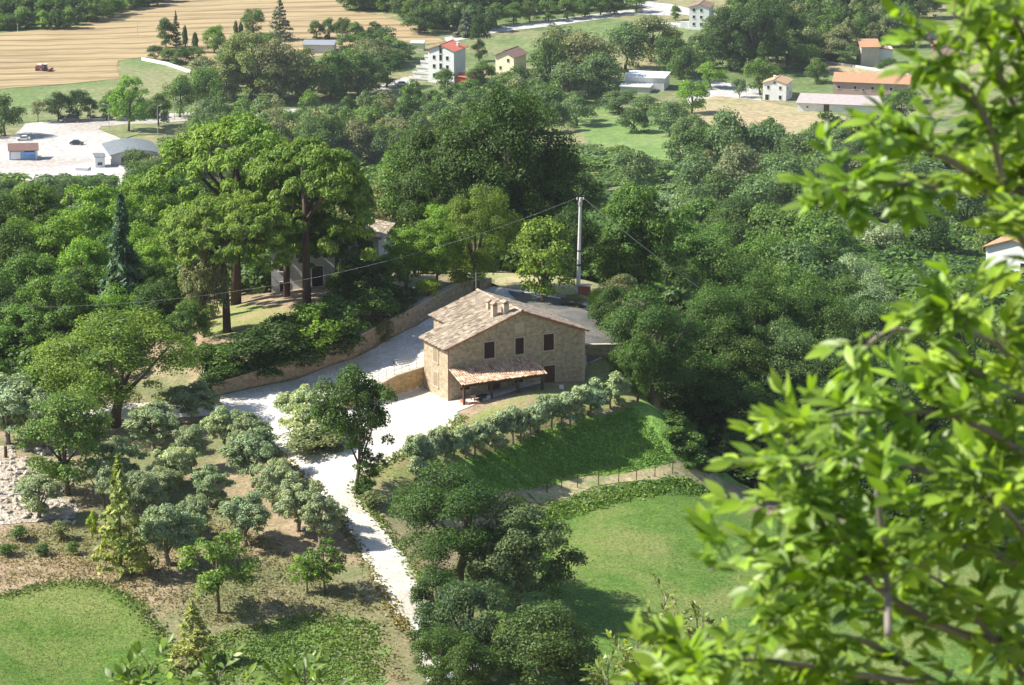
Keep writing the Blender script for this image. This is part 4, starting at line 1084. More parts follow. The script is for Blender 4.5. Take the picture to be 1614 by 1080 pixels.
lib('young_olive', [lobes_crown('young_olive_crown', 'olive', s, 26, (.07, .15), 5200, .026, ell(.04, .36, .15, .90, .15, .6), 3.2, up=1.6, inner=.4) for s in (51, 52, 53, 54)])
lib('pine', [lobes_crown('pine_crown', 'needle', s, 230, (.028, .060), 60000, .0075, f_, 3.4, up=1.8, flat=.8, inner=.15) for s, f_ in ((61, pine_shape), (62, pine2_shape), (63, pine2_shape))])
lib('fir', [conifer('fir_crown', 'needle', 71, 1500, .036, 12, .0, .10, .16), conifer('fir_crown', 'needle', 72, 1500, .036, 13, -.1, .08, .16)])
lib('cedar', [conifer('cedar_crown', 'needle', 73, 7000, .035, 20, .45, .06, .6)])
lib('cypress', [lobes_crown('cypress_crown', 'needle', 75, 30, (.14, .24), 3000, .06, ell(.08, .26, .6, .92, .2, .1), 2.0, up=2.0)])
lib('cone', [lobes_crown('cone_crown', 'leaf', 81, 70, (.07, .14), 9000, .023, ell(.10, .45, .55, .95, .4, .25), 1.7)])
lib('airy', [lobes_crown('airy_crown', 'leaf', s, 40, (.06, .13), 3600, .024, ell(.22, .42, .1, .92, .3, .6), 1.8) for s in (91, 92)])
lib('bush', [lobes_crown('bush_crown', 'leaf', s, 30, (.12, .2), 4200, .030, ell(.02, .38, .1, .85, .5, .4), 1.6) for s in (101, 102, 103)])
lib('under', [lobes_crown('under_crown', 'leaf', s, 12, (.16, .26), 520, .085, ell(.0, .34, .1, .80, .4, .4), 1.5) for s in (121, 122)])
lib('small', [lobes_crown('small_crown', 'leaf', s, 14, (.14, .24), 1300, .05, ell(.02, .34, .1, .82, .4, .4), 1.6) for s in (111, 112)])
def trunk_mesh(name, seed, top, r, mat, fork=.35, limbs=4, lean=.03, spread=.3, bend=0.0):
    rg = random.Random(seed); m_ = MB()
    lx, ly = rg.uniform(-lean, lean), rg.uniform(-lean, lean)
    zt = top
    m_.tube([(0, 0, -.04), (lx * .3, ly * .3, fork * .5), (lx, ly, fork), (lx * 1.5, ly * 1.5, zt)], [r * 1.25, r, r * .85, r * .35], 7)
    for k in range(limbs):
        a = 6.28 * k / limbs + rg.uniform(-.5, .5); s = spread * rg.uniform(.7, 1.1); z0 = fork + rg.uniform(-.05, .15) * (top - fork)
        m_.tube([(lx, ly, z0), (lx + math.cos(a) * s * .5, ly + math.sin(a) * s * .5, z0 + (zt - z0) * .45), (lx + math.cos(a) * s, ly + math.sin(a) * s, z0 + (zt - z0) * .95)], [r * .6, r * .4, r * .15], 5)
    return m_.mesh(name, mat, True)
TR = {'stem': trunk_mesh('garden_trunk', 17, .8, .02, 'bark', .22, 4, .05), 'farlow': trunk_mesh('wood_trunk', 16, .6, .02, 'bark', .2, 2), 'big': trunk_mesh('big_oak_trunk', 15, .75, .03, 'bark', .25, 6), 
    'oak': trunk_mesh('oak_trunk', 1, .75, .028, 'bark', .28, 5), 'far': trunk_mesh('far_trunk', 2, .7, .026, 'bark', .22, 3), 'tall': trunk_mesh('tall_trunk', 3, .8, .026, 'bark', .25, 4, spread=.22),
    'bright': trunk_mesh('bright_trunk', 4, .75, .022, 'bark', .22, 5), 'olive': trunk_mesh('olive_trunk', 5, .7, .034, 'grey_bark', .18, 4, .06), 'young_olive': trunk_mesh('young_olive_trunk', 6, .7, .026, 'grey_bark', .4, 3),
    'pine': trunk_mesh('pine_trunk', 7, .80, .026, 'pine_bark', .52, 7, .02, .33), 'fir': trunk_mesh('fir_trunk', 8, .97, .02, 'bark', .5, 0, .0), 'cedar': trunk_mesh('cedar_trunk', 9, .95, .025, 'bark', .5, 0, .0),
    'cypress': trunk_mesh('cypress_trunk', 10, .8, .05, 'bark', .3, 0), 'cone': trunk_mesh('cone_trunk', 11, .8, .022, 'bark', .15, 4, spread=.2), 'airy': trunk_mesh('airy_trunk', 12, .85, .018, 'bark', .3, 5),
    'bush': trunk_mesh('bush_stem', 13, .5, .02, 'bark', .1, 4), 'small': trunk_mesh('small_stem', 14, .5, .03, 'bark', .1, 3)}
CATN = {'stem': ('leafy_tree', 'tree'), 'big': ('leafy_tree', 'tree'), 'oak': ('leafy_tree', 'tree'), 'far': ('leafy_tree', 'tree'), 'tall': ('leafy_tree', 'tree'), 'bright': ('leafy_tree', 'tree'), 'olive': ('olive_tree', 'olive tree'), 'young_olive': ('olive_tree', 'olive tree'),
        'pine': ('umbrella_pine', 'pine tree'), 'fir': ('fir_tree', 'fir tree'), 'cedar': ('cedar_tree', 'cedar tree'), 'cypress': ('cypress_tree', 'cypress'), 'cone': ('maple_tree', 'tree'), 'airy': ('leafy_tree', 'tree'), 'bush': ('bush', 'bush'), 'small': ('bush', 'bush')}
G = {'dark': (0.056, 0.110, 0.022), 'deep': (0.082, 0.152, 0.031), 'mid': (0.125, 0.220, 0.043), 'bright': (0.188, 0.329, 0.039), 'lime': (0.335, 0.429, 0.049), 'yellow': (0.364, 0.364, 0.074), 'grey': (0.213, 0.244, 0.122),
     'olive': (0.291, 0.364, 0.213), 'olive2': (0.252, 0.325, 0.185), 'pale_olive': (0.381, 0.459, 0.252), 'pine': (.19, .30, .045), 'blue': (0.125, 0.207, 0.122), 'brown': (0.251, 0.244, 0.122), 'spruce': (0.176, 0.207, 0.144), 'fir': (0.320, 0.390, 0.111), 'gold': (0.403, 0.426, 0.123), 'mist': (0.138, 0.220, 0.084), 'silver': (0.302, 0.386, 0.235), 'maple': (0.193, 0.284, 0.050)}
rt = random.Random(5)
NT = [0]
def plant(kind, X, Y, w, h, col='mid', label=None, group=None, depth=1.0, var=None, z=None, rz=None, jitter=.12):
    nm, cat = CATN[kind]
    r = rt.uniform(0, 6.28) if rz is None else rz
    t = bpy.data.objects.new(nm, None); COL.objects.link(t)
    t.location = (X, Y, (gz(X, Y) if z is None else z) - .05); t.rotation_euler = (0, 0, r); t.scale = (w * 1.16, w * 1.16 * depth, h)
    t.empty_display_size = .3
    tag(t, label, cat, group)
    vs = LIB[kind]; me = vs[rt.randrange(len(vs)) if var is None else var % len(vs)]
    c = bpy.data.objects.new('crown' if kind not in ('bush', 'small') else 'foliage', me); COL.objects.link(c); c.parent = t
    cc = G[col] if isinstance(col, str) else col
    k = 1 + rt.uniform(-jitter, jitter); k2 = 1 + rt.uniform(-jitter, jitter) * .6
    c.color = (cc[0] * k * k2, cc[1] * k, cc[2] * k, 1)
    s = bpy.data.objects.new('trunk' if kind not in ('bush', 'small') else 'stem', TR[kind]); COL.objects.link(s); s.parent = t
    NT[0] += 1
    return t
def wood(name, label, items, cat='wood'):
    """a far wood that reads as one mass: items (kind, X, Y, w, h, colour)"""
    vs_, ts_ = [], []
    rgw = np.random.default_rng(len(items))
    cache = {}
    for (kind, X, Y, w, h, col) in items:
        me = LIB[kind][rgw.integers(len(LIB[kind]))]
        if me.name not in cache:
            a = np.empty(len(me.vertices) * 3, np.float32); me.vertices.foreach_get('co', a); cache[me.name] = a.reshape(-1, 3)
        a = cache[me.name]; r = rgw.uniform(0, 6.28); c_, s_ = math.cos(r), math.sin(r)
        x = (a[:, 0] * c_ - a[:, 1] * s_) * w + X; y = (a[:, 0] * s_ + a[:, 1] * c_) * w + Y; z = a[:, 2] * h + gz(X, Y) - .1
        vs_.append(np.stack([x, y, z], 1))
        cc = np.array(G[col]) * rgw.uniform(.82, 1.2)
        ts_.append(np.tile(np.append(cc, 1.0), (len(a), 1)))
    V = np.concatenate(vs_).astype(np.float32); T = np.concatenate(ts_).astype(np.float32); n = len(V) // 4
    me = bpy.data.meshes.new(name)
    me.vertices.add(4 * n); me.vertices.foreach_set('co', V.ravel())
    me.loops.add(4 * n); me.loops.foreach_set('vertex_index', np.arange(4 * n, dtype=np.int32))
    me.polygons.add(n); me.polygons.foreach_set('loop_start', np.arange(0, 4 * n, 4, dtype=np.int32)); me.polygons.foreach_set('loop_total', np.full(n, 4, np.int32))
    me.update(calc_edges=True)
    at = me.attributes.new('tint', 'FLOAT_COLOR', 'POINT'); at.data.foreach_set('color', T.ravel())
    me.materials.append(M['leaf'])
    o = bpy.data.objects.new(name, me); COL.objects.link(o); o.color = (0, 0, 0, 1)
    return tag(o, label, cat, kind='stuff')
def tb_item(kind, px, base, top, wpx, col):
    p = pick(px, base); m_px = F / (p.y * CP + (H - p.z) * SP)
    return (kind, p.x, p.y, wpx / m_px, (base - top) / m_px / CP, col)
def tb(kind, px, base, top, wpx, col, label, group=None, **k):
    """tree whose foot is seen at a pixel"""
    p = pick(px, base)
    m_px = F / (p.y * CP + (H - p.z) * SP)
    w = wpx / m_px
    h = (base - top) / m_px / CP
    return plant(kind, p.x, p.y, w, h, col, label, group, **k)
YT = np.arange(380, 1700, 2.0)
def tt_(kind, px, top, wpx, col, label, group=None, ratio=1.25, y0=400, y1=1600, far=True, **k):
    """tree known by its crown top: stands where a tree of that size reaches that row"""
    dep = YT * 1.0
    X = (px - 807) / F * dep * 1.03
    w = wpx / F * dep; h = np.clip(w * ratio, 3, 26)
    g = ground(X, YT)
    _, row = project(X, YT, g + h)
    ok = (YT >= y0) & (YT <= y1)
    e = np.where(ok, np.abs(row - top), 1e9)
    s = np.sign(row - top); cross = np.where((s[1:] != s[:-1]) & ok[1:] & ok[:-1])[0]
    i = (cross[-1] if far else cross[0]) if len(cross) else int(np.argmin(e))
    dpt = YT[i] * CP + (H - g[i]) * SP
    Xi = (px - 807) / F * dpt
    hh = h[i]
    if not len(cross):                            # stretch a little to reach the row
        d = ray(px, top); zt = H + d[2] * YT[i] / d[1]
        hh = float(np.clip(zt - g[i], hh * .7, hh * 1.4))
    return plant(kind, Xi, float(YT[i]), float(wpx / F * dpt), float(hh), col, label, group, **k)

# ------------------------------------------------------------------ near trees
# olive grove, lower left
tb('olive', 62, 817, 745, 88, 'olive2', 'olive tree with a forked trunk beside the pale rubble at the left edge')
tb('olive', 277, 768, 700, 76, 'pale_olive', 'small pale olive tree in the middle of the grove, left of the shaded trunk')
tb('olive', 332, 800, 735, 68, 'olive2', 'thin olive tree between two rounder olives in the grove')
tb('olive', 388, 862, 772, 90, 'olive', 'round olive tree with a long dark shadow on bare soil to its right')
tb('olive', 266, 892, 788, 104, 'olive', 'large round olive tree behind the light green fruit tree')
tb('olive', 214, 838, 738, 84, 'olive2', 'grey olive tree just right of the thin fir tree')
tb('olive', 400, 768, 676, 100, 'olive', 'broad olive tree overhanging the left edge of the gravel road')
tb('olive', 470, 838, 742, 86, 'olive', 'olive tree hugging the left bend of the gravel road')
tb('olive', 505, 862, 772, 70, 'silver', 'slender olive tree leaning over the gravel road below the bend')
tb('olive', 305, 668, 600, 92, 'olive2', 'olive tree under the yellow-green maple beside the drive')
tb('olive', 243, 712, 636, 96, 'olive', 'dark grey olive tree directly below the yellow-green maple')
tb('olive', 355, 712, 636, 78, 'pale_olive', 'pale olive tree at the drive corner where the road turns down')
tb('olive', 300, 745, 665, 60, 'olive2', 'shaded small olive between the maple and the gravel road')
tb('olive', 12, 700, 588, 120, 'silver', 'big silvery olive tree cut by the left edge')
tb('olive', 68, 705, 612, 80, 'olive', 'silvery olive tree right of the one cut by the left edge')
tb('olive', 190, 760, 690, 80, 'olive2', 'olive tree in front of the bright feathery tree')
tb('olive', 165, 800, 722, 70, 'olive', 'olive tree directly left of the thin fir tree')
tb('olive', 305, 850, 778, 62, 'olive2', 'small olive behind the large round olive, toward the road')
tb('olive', 430, 800, 722, 76, 'olive', 'olive tree filling the gap at the inner bend of the gravel road')
tb('olive', 250, 800, 735, 66, 'olive', 'olive tree in the centre of the grove behind the grey one')
tb('olive', 395, 722, 652, 70, 'olive2', 'olive tree at the left verge where the road leaves the drive')
tb('bright', 108, 780, 612, 150, (.16, .28, .07), 'large bright feathery green tree above the rubble at the left')
tb('big', 180, 672, 486, 240, 'maple', 'wide yellow-green maple with dark trunk at the left end of the drive', ) 
tb('airy', 345, 967, 836, 128, (.16, .26, .05), 'light green fruit tree with a dark shadow on the meadow edge')
tb('airy', 512, 936, 848, 82, 'mid', 'small green tree with bare lower stem left of the gravel road')
tb('airy', 484, 934, 870, 60, 'bright', 'smaller bright tree paired with the one left of the gravel road')
tb('fir', 191, 908, 718, 96, 'fir', 'thin light green fir with sparse tiered branches in the olive grove')
tb('fir', 305, 1046, 945, 84, 'gold', 'short yellow fir at the corner of the left lawn')
for a in [(33, 852, 828, 34, 'deep', 'low dark bush below the left olive tree'), (97, 850, 820, 36, 'grey', 'grey-green bush right of the left olive tree'),
          (66, 876, 856, 26, 'deep', 'small dark bush on the dry slope above the left lawn'), (115, 874, 852, 24, 'mid', 'tiny bush on the dry slope right of the small dark one'),
          (12, 875, 855, 34, 'deep', 'dark bush at the left edge above the lawn'), (146, 850, 805, 18, 'lime', 'small yellowish seedling left of the thin fir'),
          (205, 880, 858, 36, 'lime', 'low yellowish weeds at the foot of the thin fir'), (230, 852, 815, 40, 'deep', 'dark undergrowth between the fir and the large round olive'),
          (305, 1056, 1030, 50, 'brown', 'brown dry bush at the foot of the short yellow fir'), (575, 778, 752, 40, 'deep', 'low dark bush right of the two-stemmed garden tree'),
          (590, 800, 772, 44, 'grey', 'small bush at the edge of the gravel road below the garden tree')]:
    tb('small', a[0], a[1], a[2], a[3], a[4], a[5])
# garden island in front of the house
tb('bush', 488, 708, 636, 92, 'pale_olive', 'pale rounded bush on the gravel island left of the garden tree')
tb('bush', 500, 712, 672, 110, 'grey', 'low grey shrub under the garden tree on the gravel island')
tb('olive', 476, 690, 605, 78, 'pale_olive', 'pale feathery olive on the gravel island, leftmost there')
g1 = tb('stem', 562, 778, 582, 134, 'deep', 'dark two-stemmed garden tree in front of the gravel yard')
tb('airy', 583, 772, 705, 56, 'deep', 'small dark tree tucked under the two-stemmed garden tree')
# row of young olives on the bank
n_ol = 22
ordw = ['first', 'second', 'third', 'fourth', 'fifth', 'sixth', 'seventh', 'eighth', 'ninth', 'tenth', 'eleventh', 'twelfth', 'thirteenth', 'fourteenth', 'fifteenth', 'sixteenth', 'seventeenth', 'eighteenth', 'nineteenth', 'twentieth', 'twenty-first', 'last']
for i in range(n_ol):
    t_ = i / (n_ol - 1)
    x = 655 + 320 * t_ + rt.uniform(-3, 3)
    y = 744 - 106 * t_ - 8 * math.sin(math.pi * t_) * -1 + rt.uniform(-2, 2)
    tb('young_olive', x, y, y - 52 - rt.uniform(0, 13) + 4 * t_, 56 + rt.uniform(-9, 9), 'silver', ordw[i] + ' young olive from the left in the row on the grass bank', 'young olives in a row on the bank')
tb('young_olive', 668, 770, 725, 46, 'olive2', 'olive sapling hidden beside the big dark tree at the left end of the row')
# bottom centre trees
tb('big', 722, 925, 728, 220, 'deep', 'big dark round tree between the gravel road and the clover field')
tb('bright', 815, 965, 800, 165, (.13, .19, .08), 'grey-green loose tree at the left edge of the clover field', )
tb('oak', 692, 1012, 885, 88, 'dark', 'dark tree leaning over the lower end of the gravel road')
tb('oak', 738, 1055, 905, 150, (.075, .13, .055), 'dark tree above the silver car at the bottom')
tb('oak', 850, 1090, 940, 170, (.11, .17, .045), 'olive-green round tree right of the silver car with its shadow on the clover')
tb('oak', 694, 1092, 980, 100, 'deep', 'dark tree at the bottom edge covering the lower end of the gravel road')
tb('tall', 745, 1100, 1000, 84, 'deep', 'small dark tree standing in front of the silver car')
tb('airy', 690, 1060, 965, 84, 'dark', 'thin dark tree in front of the lower end of the gravel road')
tb('bush', 900, 1085, 1010, 100, 'deep', 'dark thicket at the bottom edge beside the clover field')
# right of the house
tb('big', 1024, 634, 452, 166, 'deep', 'round dark oak on three trunks at the right end of the olive row')
tb('tall', 1005, 634, 520, 60, 'deep', 'slim trunked tree under the round dark oak')
tb('bush', 1105, 640, 560, 100, 'deep', 'dark bushy tree just right of the round dark oak')
tb('bush', 1066, 642, 588, 84, 'deep', 'dark bush at the foot of the round dark oak, on its right')
tb('cone', 856, 478, 343, 118, 'maple', 'conical yellow-green maple behind the farmhouse roof', depth=1)
tb('big', 752, 462, 290, 130, (.17, .27, .04), 'tall bright lime-green tree with a thick trunk behind the farmhouse')
tb('bright', 688, 452, 345, 84, 'bright', 'bright leafy tree left of the thick-trunked lime-green tree')
tb('bright', 640, 455, 362, 86, 'bright', 'bright shrubby tree right of the grey villa')
tb('bright', 612, 470, 400, 70, (.13, .22, .045), 'shrubby tree hiding the right corner of the grey villa')
tb('bush', 675, 470, 440, 40, 'lime', 'small bright bush above the top of the retaining wall')
tb('bush', 722, 452, 428, 34, 'lime', 'small bright bush at the foot of the thick-trunked lime-green tree')
tb('bush', 643, 480, 452, 40, 'dark', 'dark clipped bush beside the white garden lamp')
for a in [(965, 478, 440, 60, 'brown'), (945, 490, 455, 50, 'lime'), (905, 482, 462, 40, 'brown'), (985, 470, 430, 50, 'grey')]:
    tb('bush', *a[:5], {965: 'brownish bush behind the yard wall left of the dark oak', 945: 'bright bush near the foot of the utility pole', 905: 'low dry bush left of the brick meter box', 985: 'grey bush behind the dark oak by the yard'}[a[0]])
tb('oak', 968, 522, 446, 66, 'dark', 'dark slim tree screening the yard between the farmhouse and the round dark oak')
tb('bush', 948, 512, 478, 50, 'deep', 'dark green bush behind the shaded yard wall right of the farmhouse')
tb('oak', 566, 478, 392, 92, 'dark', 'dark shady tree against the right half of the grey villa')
# pines of the villa garden
tb('pine', 372, 480, 190, 245, 'pine', 'tallest and widest umbrella pine, left of the grey villa', var=1)
tb('pine', 484, 492, 222, 212, 'pine', 'umbrella pine right of the tallest one, trunk in front of the villa', var=2)
tb('pine', 358, 524, 312, 190, 'pine', 'lower umbrella pine nearest the viewer with a leaning trunk', var=0)
tb('pine', 452, 468, 262, 160, (.15, .27, .035), 'umbrella pine crown filling the gap between the two tallest pines', var=1)
tb('pine', 532, 462, 300, 110, (.12, .21, .035), 'small umbrella pine crown over the villa roof, rightmost of the pines', var=1)
tb('tall', 322, 532, 382, 84, 'grey', 'grey narrow olive-like tree in front of the umbrella pines')
tb('bright', 300, 560, 470, 70, 'mid', 'green shrubby tree below the grey narrow tree')
tb('cedar', 196, 530, 312, 110, 'blue', 'blue-green cedar with drooping tiers among the left woods')
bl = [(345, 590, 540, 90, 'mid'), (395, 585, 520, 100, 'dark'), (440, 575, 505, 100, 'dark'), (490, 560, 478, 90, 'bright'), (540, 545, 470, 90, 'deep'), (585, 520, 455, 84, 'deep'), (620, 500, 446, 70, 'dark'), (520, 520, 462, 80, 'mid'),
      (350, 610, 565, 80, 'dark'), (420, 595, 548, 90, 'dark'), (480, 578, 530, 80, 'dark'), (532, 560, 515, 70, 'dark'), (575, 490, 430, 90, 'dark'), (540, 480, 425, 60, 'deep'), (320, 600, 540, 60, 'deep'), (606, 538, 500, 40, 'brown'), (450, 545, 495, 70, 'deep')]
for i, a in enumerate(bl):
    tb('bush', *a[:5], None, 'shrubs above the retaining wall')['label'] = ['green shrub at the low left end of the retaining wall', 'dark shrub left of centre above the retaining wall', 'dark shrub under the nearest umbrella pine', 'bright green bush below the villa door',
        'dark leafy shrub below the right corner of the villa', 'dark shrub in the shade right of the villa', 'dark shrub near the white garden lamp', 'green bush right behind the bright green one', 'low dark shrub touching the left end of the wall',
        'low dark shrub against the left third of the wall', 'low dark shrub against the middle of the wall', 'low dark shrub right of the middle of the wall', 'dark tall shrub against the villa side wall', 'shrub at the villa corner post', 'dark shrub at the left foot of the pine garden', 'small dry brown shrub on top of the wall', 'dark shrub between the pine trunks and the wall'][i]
# left wood, individual crowns (px, crown top, width, kind, colour)
LW = [(0, 300, 110, 'oak', 'deep'), (62, 285, 110, 'bright', 'mid'), (150, 292, 130, 'bright', 'bright'), (228, 280, 110, 'bright', 'bright'), (20, 345, 120, 'oak', 'deep'), (95, 335, 120, 'bright', 'bright'),
      (262, 300, 80, 'bright', 'mid'), (55, 395, 120, 'bright', 'mid'), (130, 372, 110, 'bright', 'bright'), (10, 430, 110, 'oak', 'dark'), (95, 430, 130, 'bright', 'mid'), (235, 385, 90, 'bright', 'bright'),
      (250, 430, 90, 'oak', 'deep'), (45, 480, 120, 'bright', 'mid'), (130, 470, 110, 'bright', 'mid'), (5, 530, 90, 'oak', 'dark'), (75, 530, 100, 'bright', 'mid'), (240, 330, 90, 'bright', 'mid')]
LWL = ['dark tree at the left edge of the wood just below the kiosk', 'green tree in the left wood below the blue kiosk', 'bright tree below the white stalls at the top of the left wood', 'bright tree at the top of the left wood beside the pines', 'dark green tree at the left edge of the left wood', 'bright broad crown in the middle of the left wood',
       'green tree touching the left flank of the tallest pine', 'green crown left of the blue-green cedar, second row', 'bright crown just left of the blue-green cedar top', 'very dark tree at the left edge, level with the villa', 'green crown below the bright one in the left wood', 'bright crown between the cedar and the lower umbrella pine',
       'dark crown right of the cedar foot', 'green crown low in the left wood near the left edge', 'green crown behind the yellow-green maple top', 'dark tree at the left edge above the silvery olives', 'green tree between the silvery olives and the maple', 'green crown behind the left rim of the lower umbrella pine']
for i in range(16):
    tt_(rt.choice(['bright', 'oak']), rt.uniform(-10, 280), rt.uniform(290, 470), 95, rt.choice(['mid', 'deep', 'bright']), 'leafy crown in the thick of the left wood', 'crowns in the thick of the left wood', 1.15, 385, 480, far=False)
for a, l in zip(LW, LWL):
    tt_(a[3], a[0], a[1], a[2], a[4], l, 'trees of the left wood', 1.15, 372, 470, far=False)
tt_('cypress', 116, 262, 26, 'dark', 'small dark pointed tree at the top of the left wood', None, 2.2, 420, 520, far=False)
# trees behind the villa and the yard
MW = [(610, 275, 120, 'oak', 'brown', 'brownish grey-green tree behind the roof of the villa'), (560, 290, 80, 'oak', 'grey', 'grey-green tree between the pines and the brownish tree'),
      (690, 262, 110, 'bright', 'bright', 'bright tree in front of the left flank of the giant dark oak'), (765, 290, 110, 'bright', 'lime', 'yellow-green crown in front of the giant dark oak'), (700, 320, 90, 'bright', 'bright', 'bright crown above the shrubby trees right of the villa'),
      (700, 170, 190, 'big', 'deep', 'left crown of the giant dark oak group behind the farmhouse'), (790, 130, 210, 'big', 'deep', 'highest crown of the giant dark oak group behind the farmhouse'), (868, 178, 150, 'big', 'deep', 'right crown of the giant dark oak group behind the farmhouse'),
      (640, 205, 130, 'oak', 'mid', 'mid-green tree on the left side of the giant dark oak group'), (745, 225, 150, 'big', 'deep', 'lower front crown of the giant dark oak group'), (840, 270, 150, 'big', 'dark', 'very dark crown behind the top of the conical maple'),
      (905, 290, 90, 'oak', 'dark', 'very dark tree right behind the top of the utility pole'), (890, 350, 90, 'oak', 'dark', 'dark tree in the shade behind the utility pole'),
      (1010, 285, 140, 'bright', 'mid', 'green broad tree right of the utility pole'), (1060, 330, 120, 'bright', 'mid', 'green crown crossed by the right cable'), (985, 345, 110, 'bright', 'mid', 'green crown low behind the dark oak'),
      (1120, 370, 130, 'oak', 'mid', 'leafy crown below the right cable'), (1055, 400, 110, 'oak', 'deep', 'dark crown just above the round dark oak'), (960, 400, 70, 'bright', 'grey', 'grey-green small tree right of the utility pole foot')]
for a in MW:
    tt_(a[3], a[0], a[1], a[2], a[4], a[5], None, 1.0, 408, 470, far=False)
# the right wood, dark crowns down in the ravine
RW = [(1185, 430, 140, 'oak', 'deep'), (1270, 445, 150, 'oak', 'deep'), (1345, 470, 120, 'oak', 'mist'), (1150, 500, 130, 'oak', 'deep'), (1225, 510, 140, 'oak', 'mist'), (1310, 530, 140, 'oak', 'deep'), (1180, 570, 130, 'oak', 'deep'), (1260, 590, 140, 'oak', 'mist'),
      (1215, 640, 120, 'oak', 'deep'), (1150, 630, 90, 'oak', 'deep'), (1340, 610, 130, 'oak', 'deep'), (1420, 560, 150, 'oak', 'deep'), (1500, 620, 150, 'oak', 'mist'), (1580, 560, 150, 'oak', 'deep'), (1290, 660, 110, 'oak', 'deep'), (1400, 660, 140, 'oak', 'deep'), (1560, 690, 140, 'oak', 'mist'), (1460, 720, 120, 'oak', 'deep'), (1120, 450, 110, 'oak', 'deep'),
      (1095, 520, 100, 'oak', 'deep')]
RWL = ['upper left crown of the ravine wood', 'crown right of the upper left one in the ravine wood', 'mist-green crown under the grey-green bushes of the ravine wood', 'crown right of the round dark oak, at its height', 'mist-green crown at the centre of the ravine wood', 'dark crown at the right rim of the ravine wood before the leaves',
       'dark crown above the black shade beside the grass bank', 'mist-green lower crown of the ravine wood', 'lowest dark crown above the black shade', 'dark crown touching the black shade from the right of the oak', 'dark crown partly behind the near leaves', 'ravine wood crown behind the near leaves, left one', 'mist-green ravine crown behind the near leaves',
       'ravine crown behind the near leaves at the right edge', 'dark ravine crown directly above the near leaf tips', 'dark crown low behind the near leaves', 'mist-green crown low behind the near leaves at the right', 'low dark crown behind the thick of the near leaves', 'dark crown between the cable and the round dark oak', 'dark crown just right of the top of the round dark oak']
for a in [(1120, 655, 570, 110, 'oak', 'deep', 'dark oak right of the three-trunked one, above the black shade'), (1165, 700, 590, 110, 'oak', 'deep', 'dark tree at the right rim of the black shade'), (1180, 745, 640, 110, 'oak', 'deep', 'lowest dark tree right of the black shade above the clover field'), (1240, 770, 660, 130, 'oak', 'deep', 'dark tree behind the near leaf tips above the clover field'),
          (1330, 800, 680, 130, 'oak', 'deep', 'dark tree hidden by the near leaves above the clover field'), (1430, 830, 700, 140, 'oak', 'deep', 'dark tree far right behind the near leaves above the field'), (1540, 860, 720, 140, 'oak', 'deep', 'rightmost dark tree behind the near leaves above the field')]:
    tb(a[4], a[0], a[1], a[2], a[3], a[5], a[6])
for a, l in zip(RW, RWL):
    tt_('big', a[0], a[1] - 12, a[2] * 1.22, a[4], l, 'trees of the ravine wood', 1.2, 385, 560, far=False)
# right slope wood behind the cable
R2 = [(1100, 305, 110), (1165, 300, 110), (1235, 318, 120), (1300, 335, 110), (1130, 345, 110), (1205, 360, 120), (1275, 375, 120), (1340, 395, 100), (1180, 400, 110), (1250, 410, 120), (1320, 430, 110), (1375, 440, 90), (1010, 300, 60), (1400, 470, 110), (1470, 450, 110), (1530, 480, 100)]
for i, a in enumerate(R2):
    tt_(rt.choice(['oak', 'far']), a[0], a[1], a[2], rt.choice(['mid', 'mid', 'deep', 'mist', 'silver' if i in (7, 11) else 'mid']), 'leafy green tree of the mixed wood on the right slope behind the cable', 'mixed wood on the right slope', 1.15, 470, 720, far=False)
R3 = [(1000, 232, 76, 'mist'), (1090, 200, 80, 'deep'), (1150, 172, 90, 'mist'), (1215, 190, 90, 'mist'), (1275, 205, 90, 'mist'), (1105, 235, 90, 'mist'), (1170, 225, 100, 'grey'), (1240, 240, 100, 'mist'), (1310, 225, 90, 'mist'), (1135, 265, 90, 'deep'),
      (1200, 275, 100, 'mist'), (1270, 280, 90, 'deep'), (1330, 270, 90, 'mist'), (1380, 260, 90, 'deep'), (1100, 290, 80, 'mist'), (1360, 310, 90, 'mist'), (1430, 250, 90, 'mist'), (1450, 320, 100, 'deep'), (1520, 280, 100, 'mist'), (1580, 330, 100, 'mist'), (1060, 300, 70, 'silver'), (1390, 350, 90, 'silver'), (1560, 240, 90, 'mist')]
for a in R3:
    tt_('far', a[0], a[1], a[2], a[3], 'rounded grey-green tree of the lower wood below the dry field', 'lower wood below the dry field', 1.0, 700, 1010)
# middle band left of the giant oak: far slope below the big lane
for i in range(46):
    x = 215 + (i % 12) * 38 + rt.uniform(-14, 14); y = 152 + (i // 12) * 27 + rt.uniform(-8, 8) + (10 if x < 300 else 0)
    if x < 290 and y < 215: continue
    tt_('far', x, y, 52 + rt.uniform(-8, 14), rt.choice(['mid', 'mist', 'mid', 'deep', 'grey']), 'leafy tree of the slope wood between the umbrella pines and the tall white house', 'slope wood above the umbrella pines', 1.1, 780, 1060)
for i in range(16):
    x = 220 + (i % 8) * 56 + rt.uniform(-14, 14); y = 240 + (i // 8) * 28 + rt.uniform(-8, 8)
    tt_('far', x, y, 84 + rt.uniform(-8, 14), rt.choice(['mid', 'deep', 'mid']), 'leafy tree rising behind the umbrella pine crowns', 'wood right behind the umbrella pines', 1.1, 470, 800)
for i in range(9):
    tt_('far', 10 + i * 34, 276 + rt.uniform(0, 14) - (6 if i > 3 else 0), 46, rt.choice(['deep', 'deep', 'mid']), 'dark tree of the fringe just below the parking lot', 'fringe below the parking lot', 1.0, 820, 1060)
tt_('far', 222, 232, 62, 'deep', 'dark round tree in front of the curved grey roof', None, 1.1, 900, 1070)
tt_('far', 262, 246, 60, 'deep', 'dark tree right of the curved grey roof', None, 1.1, 900, 1070)
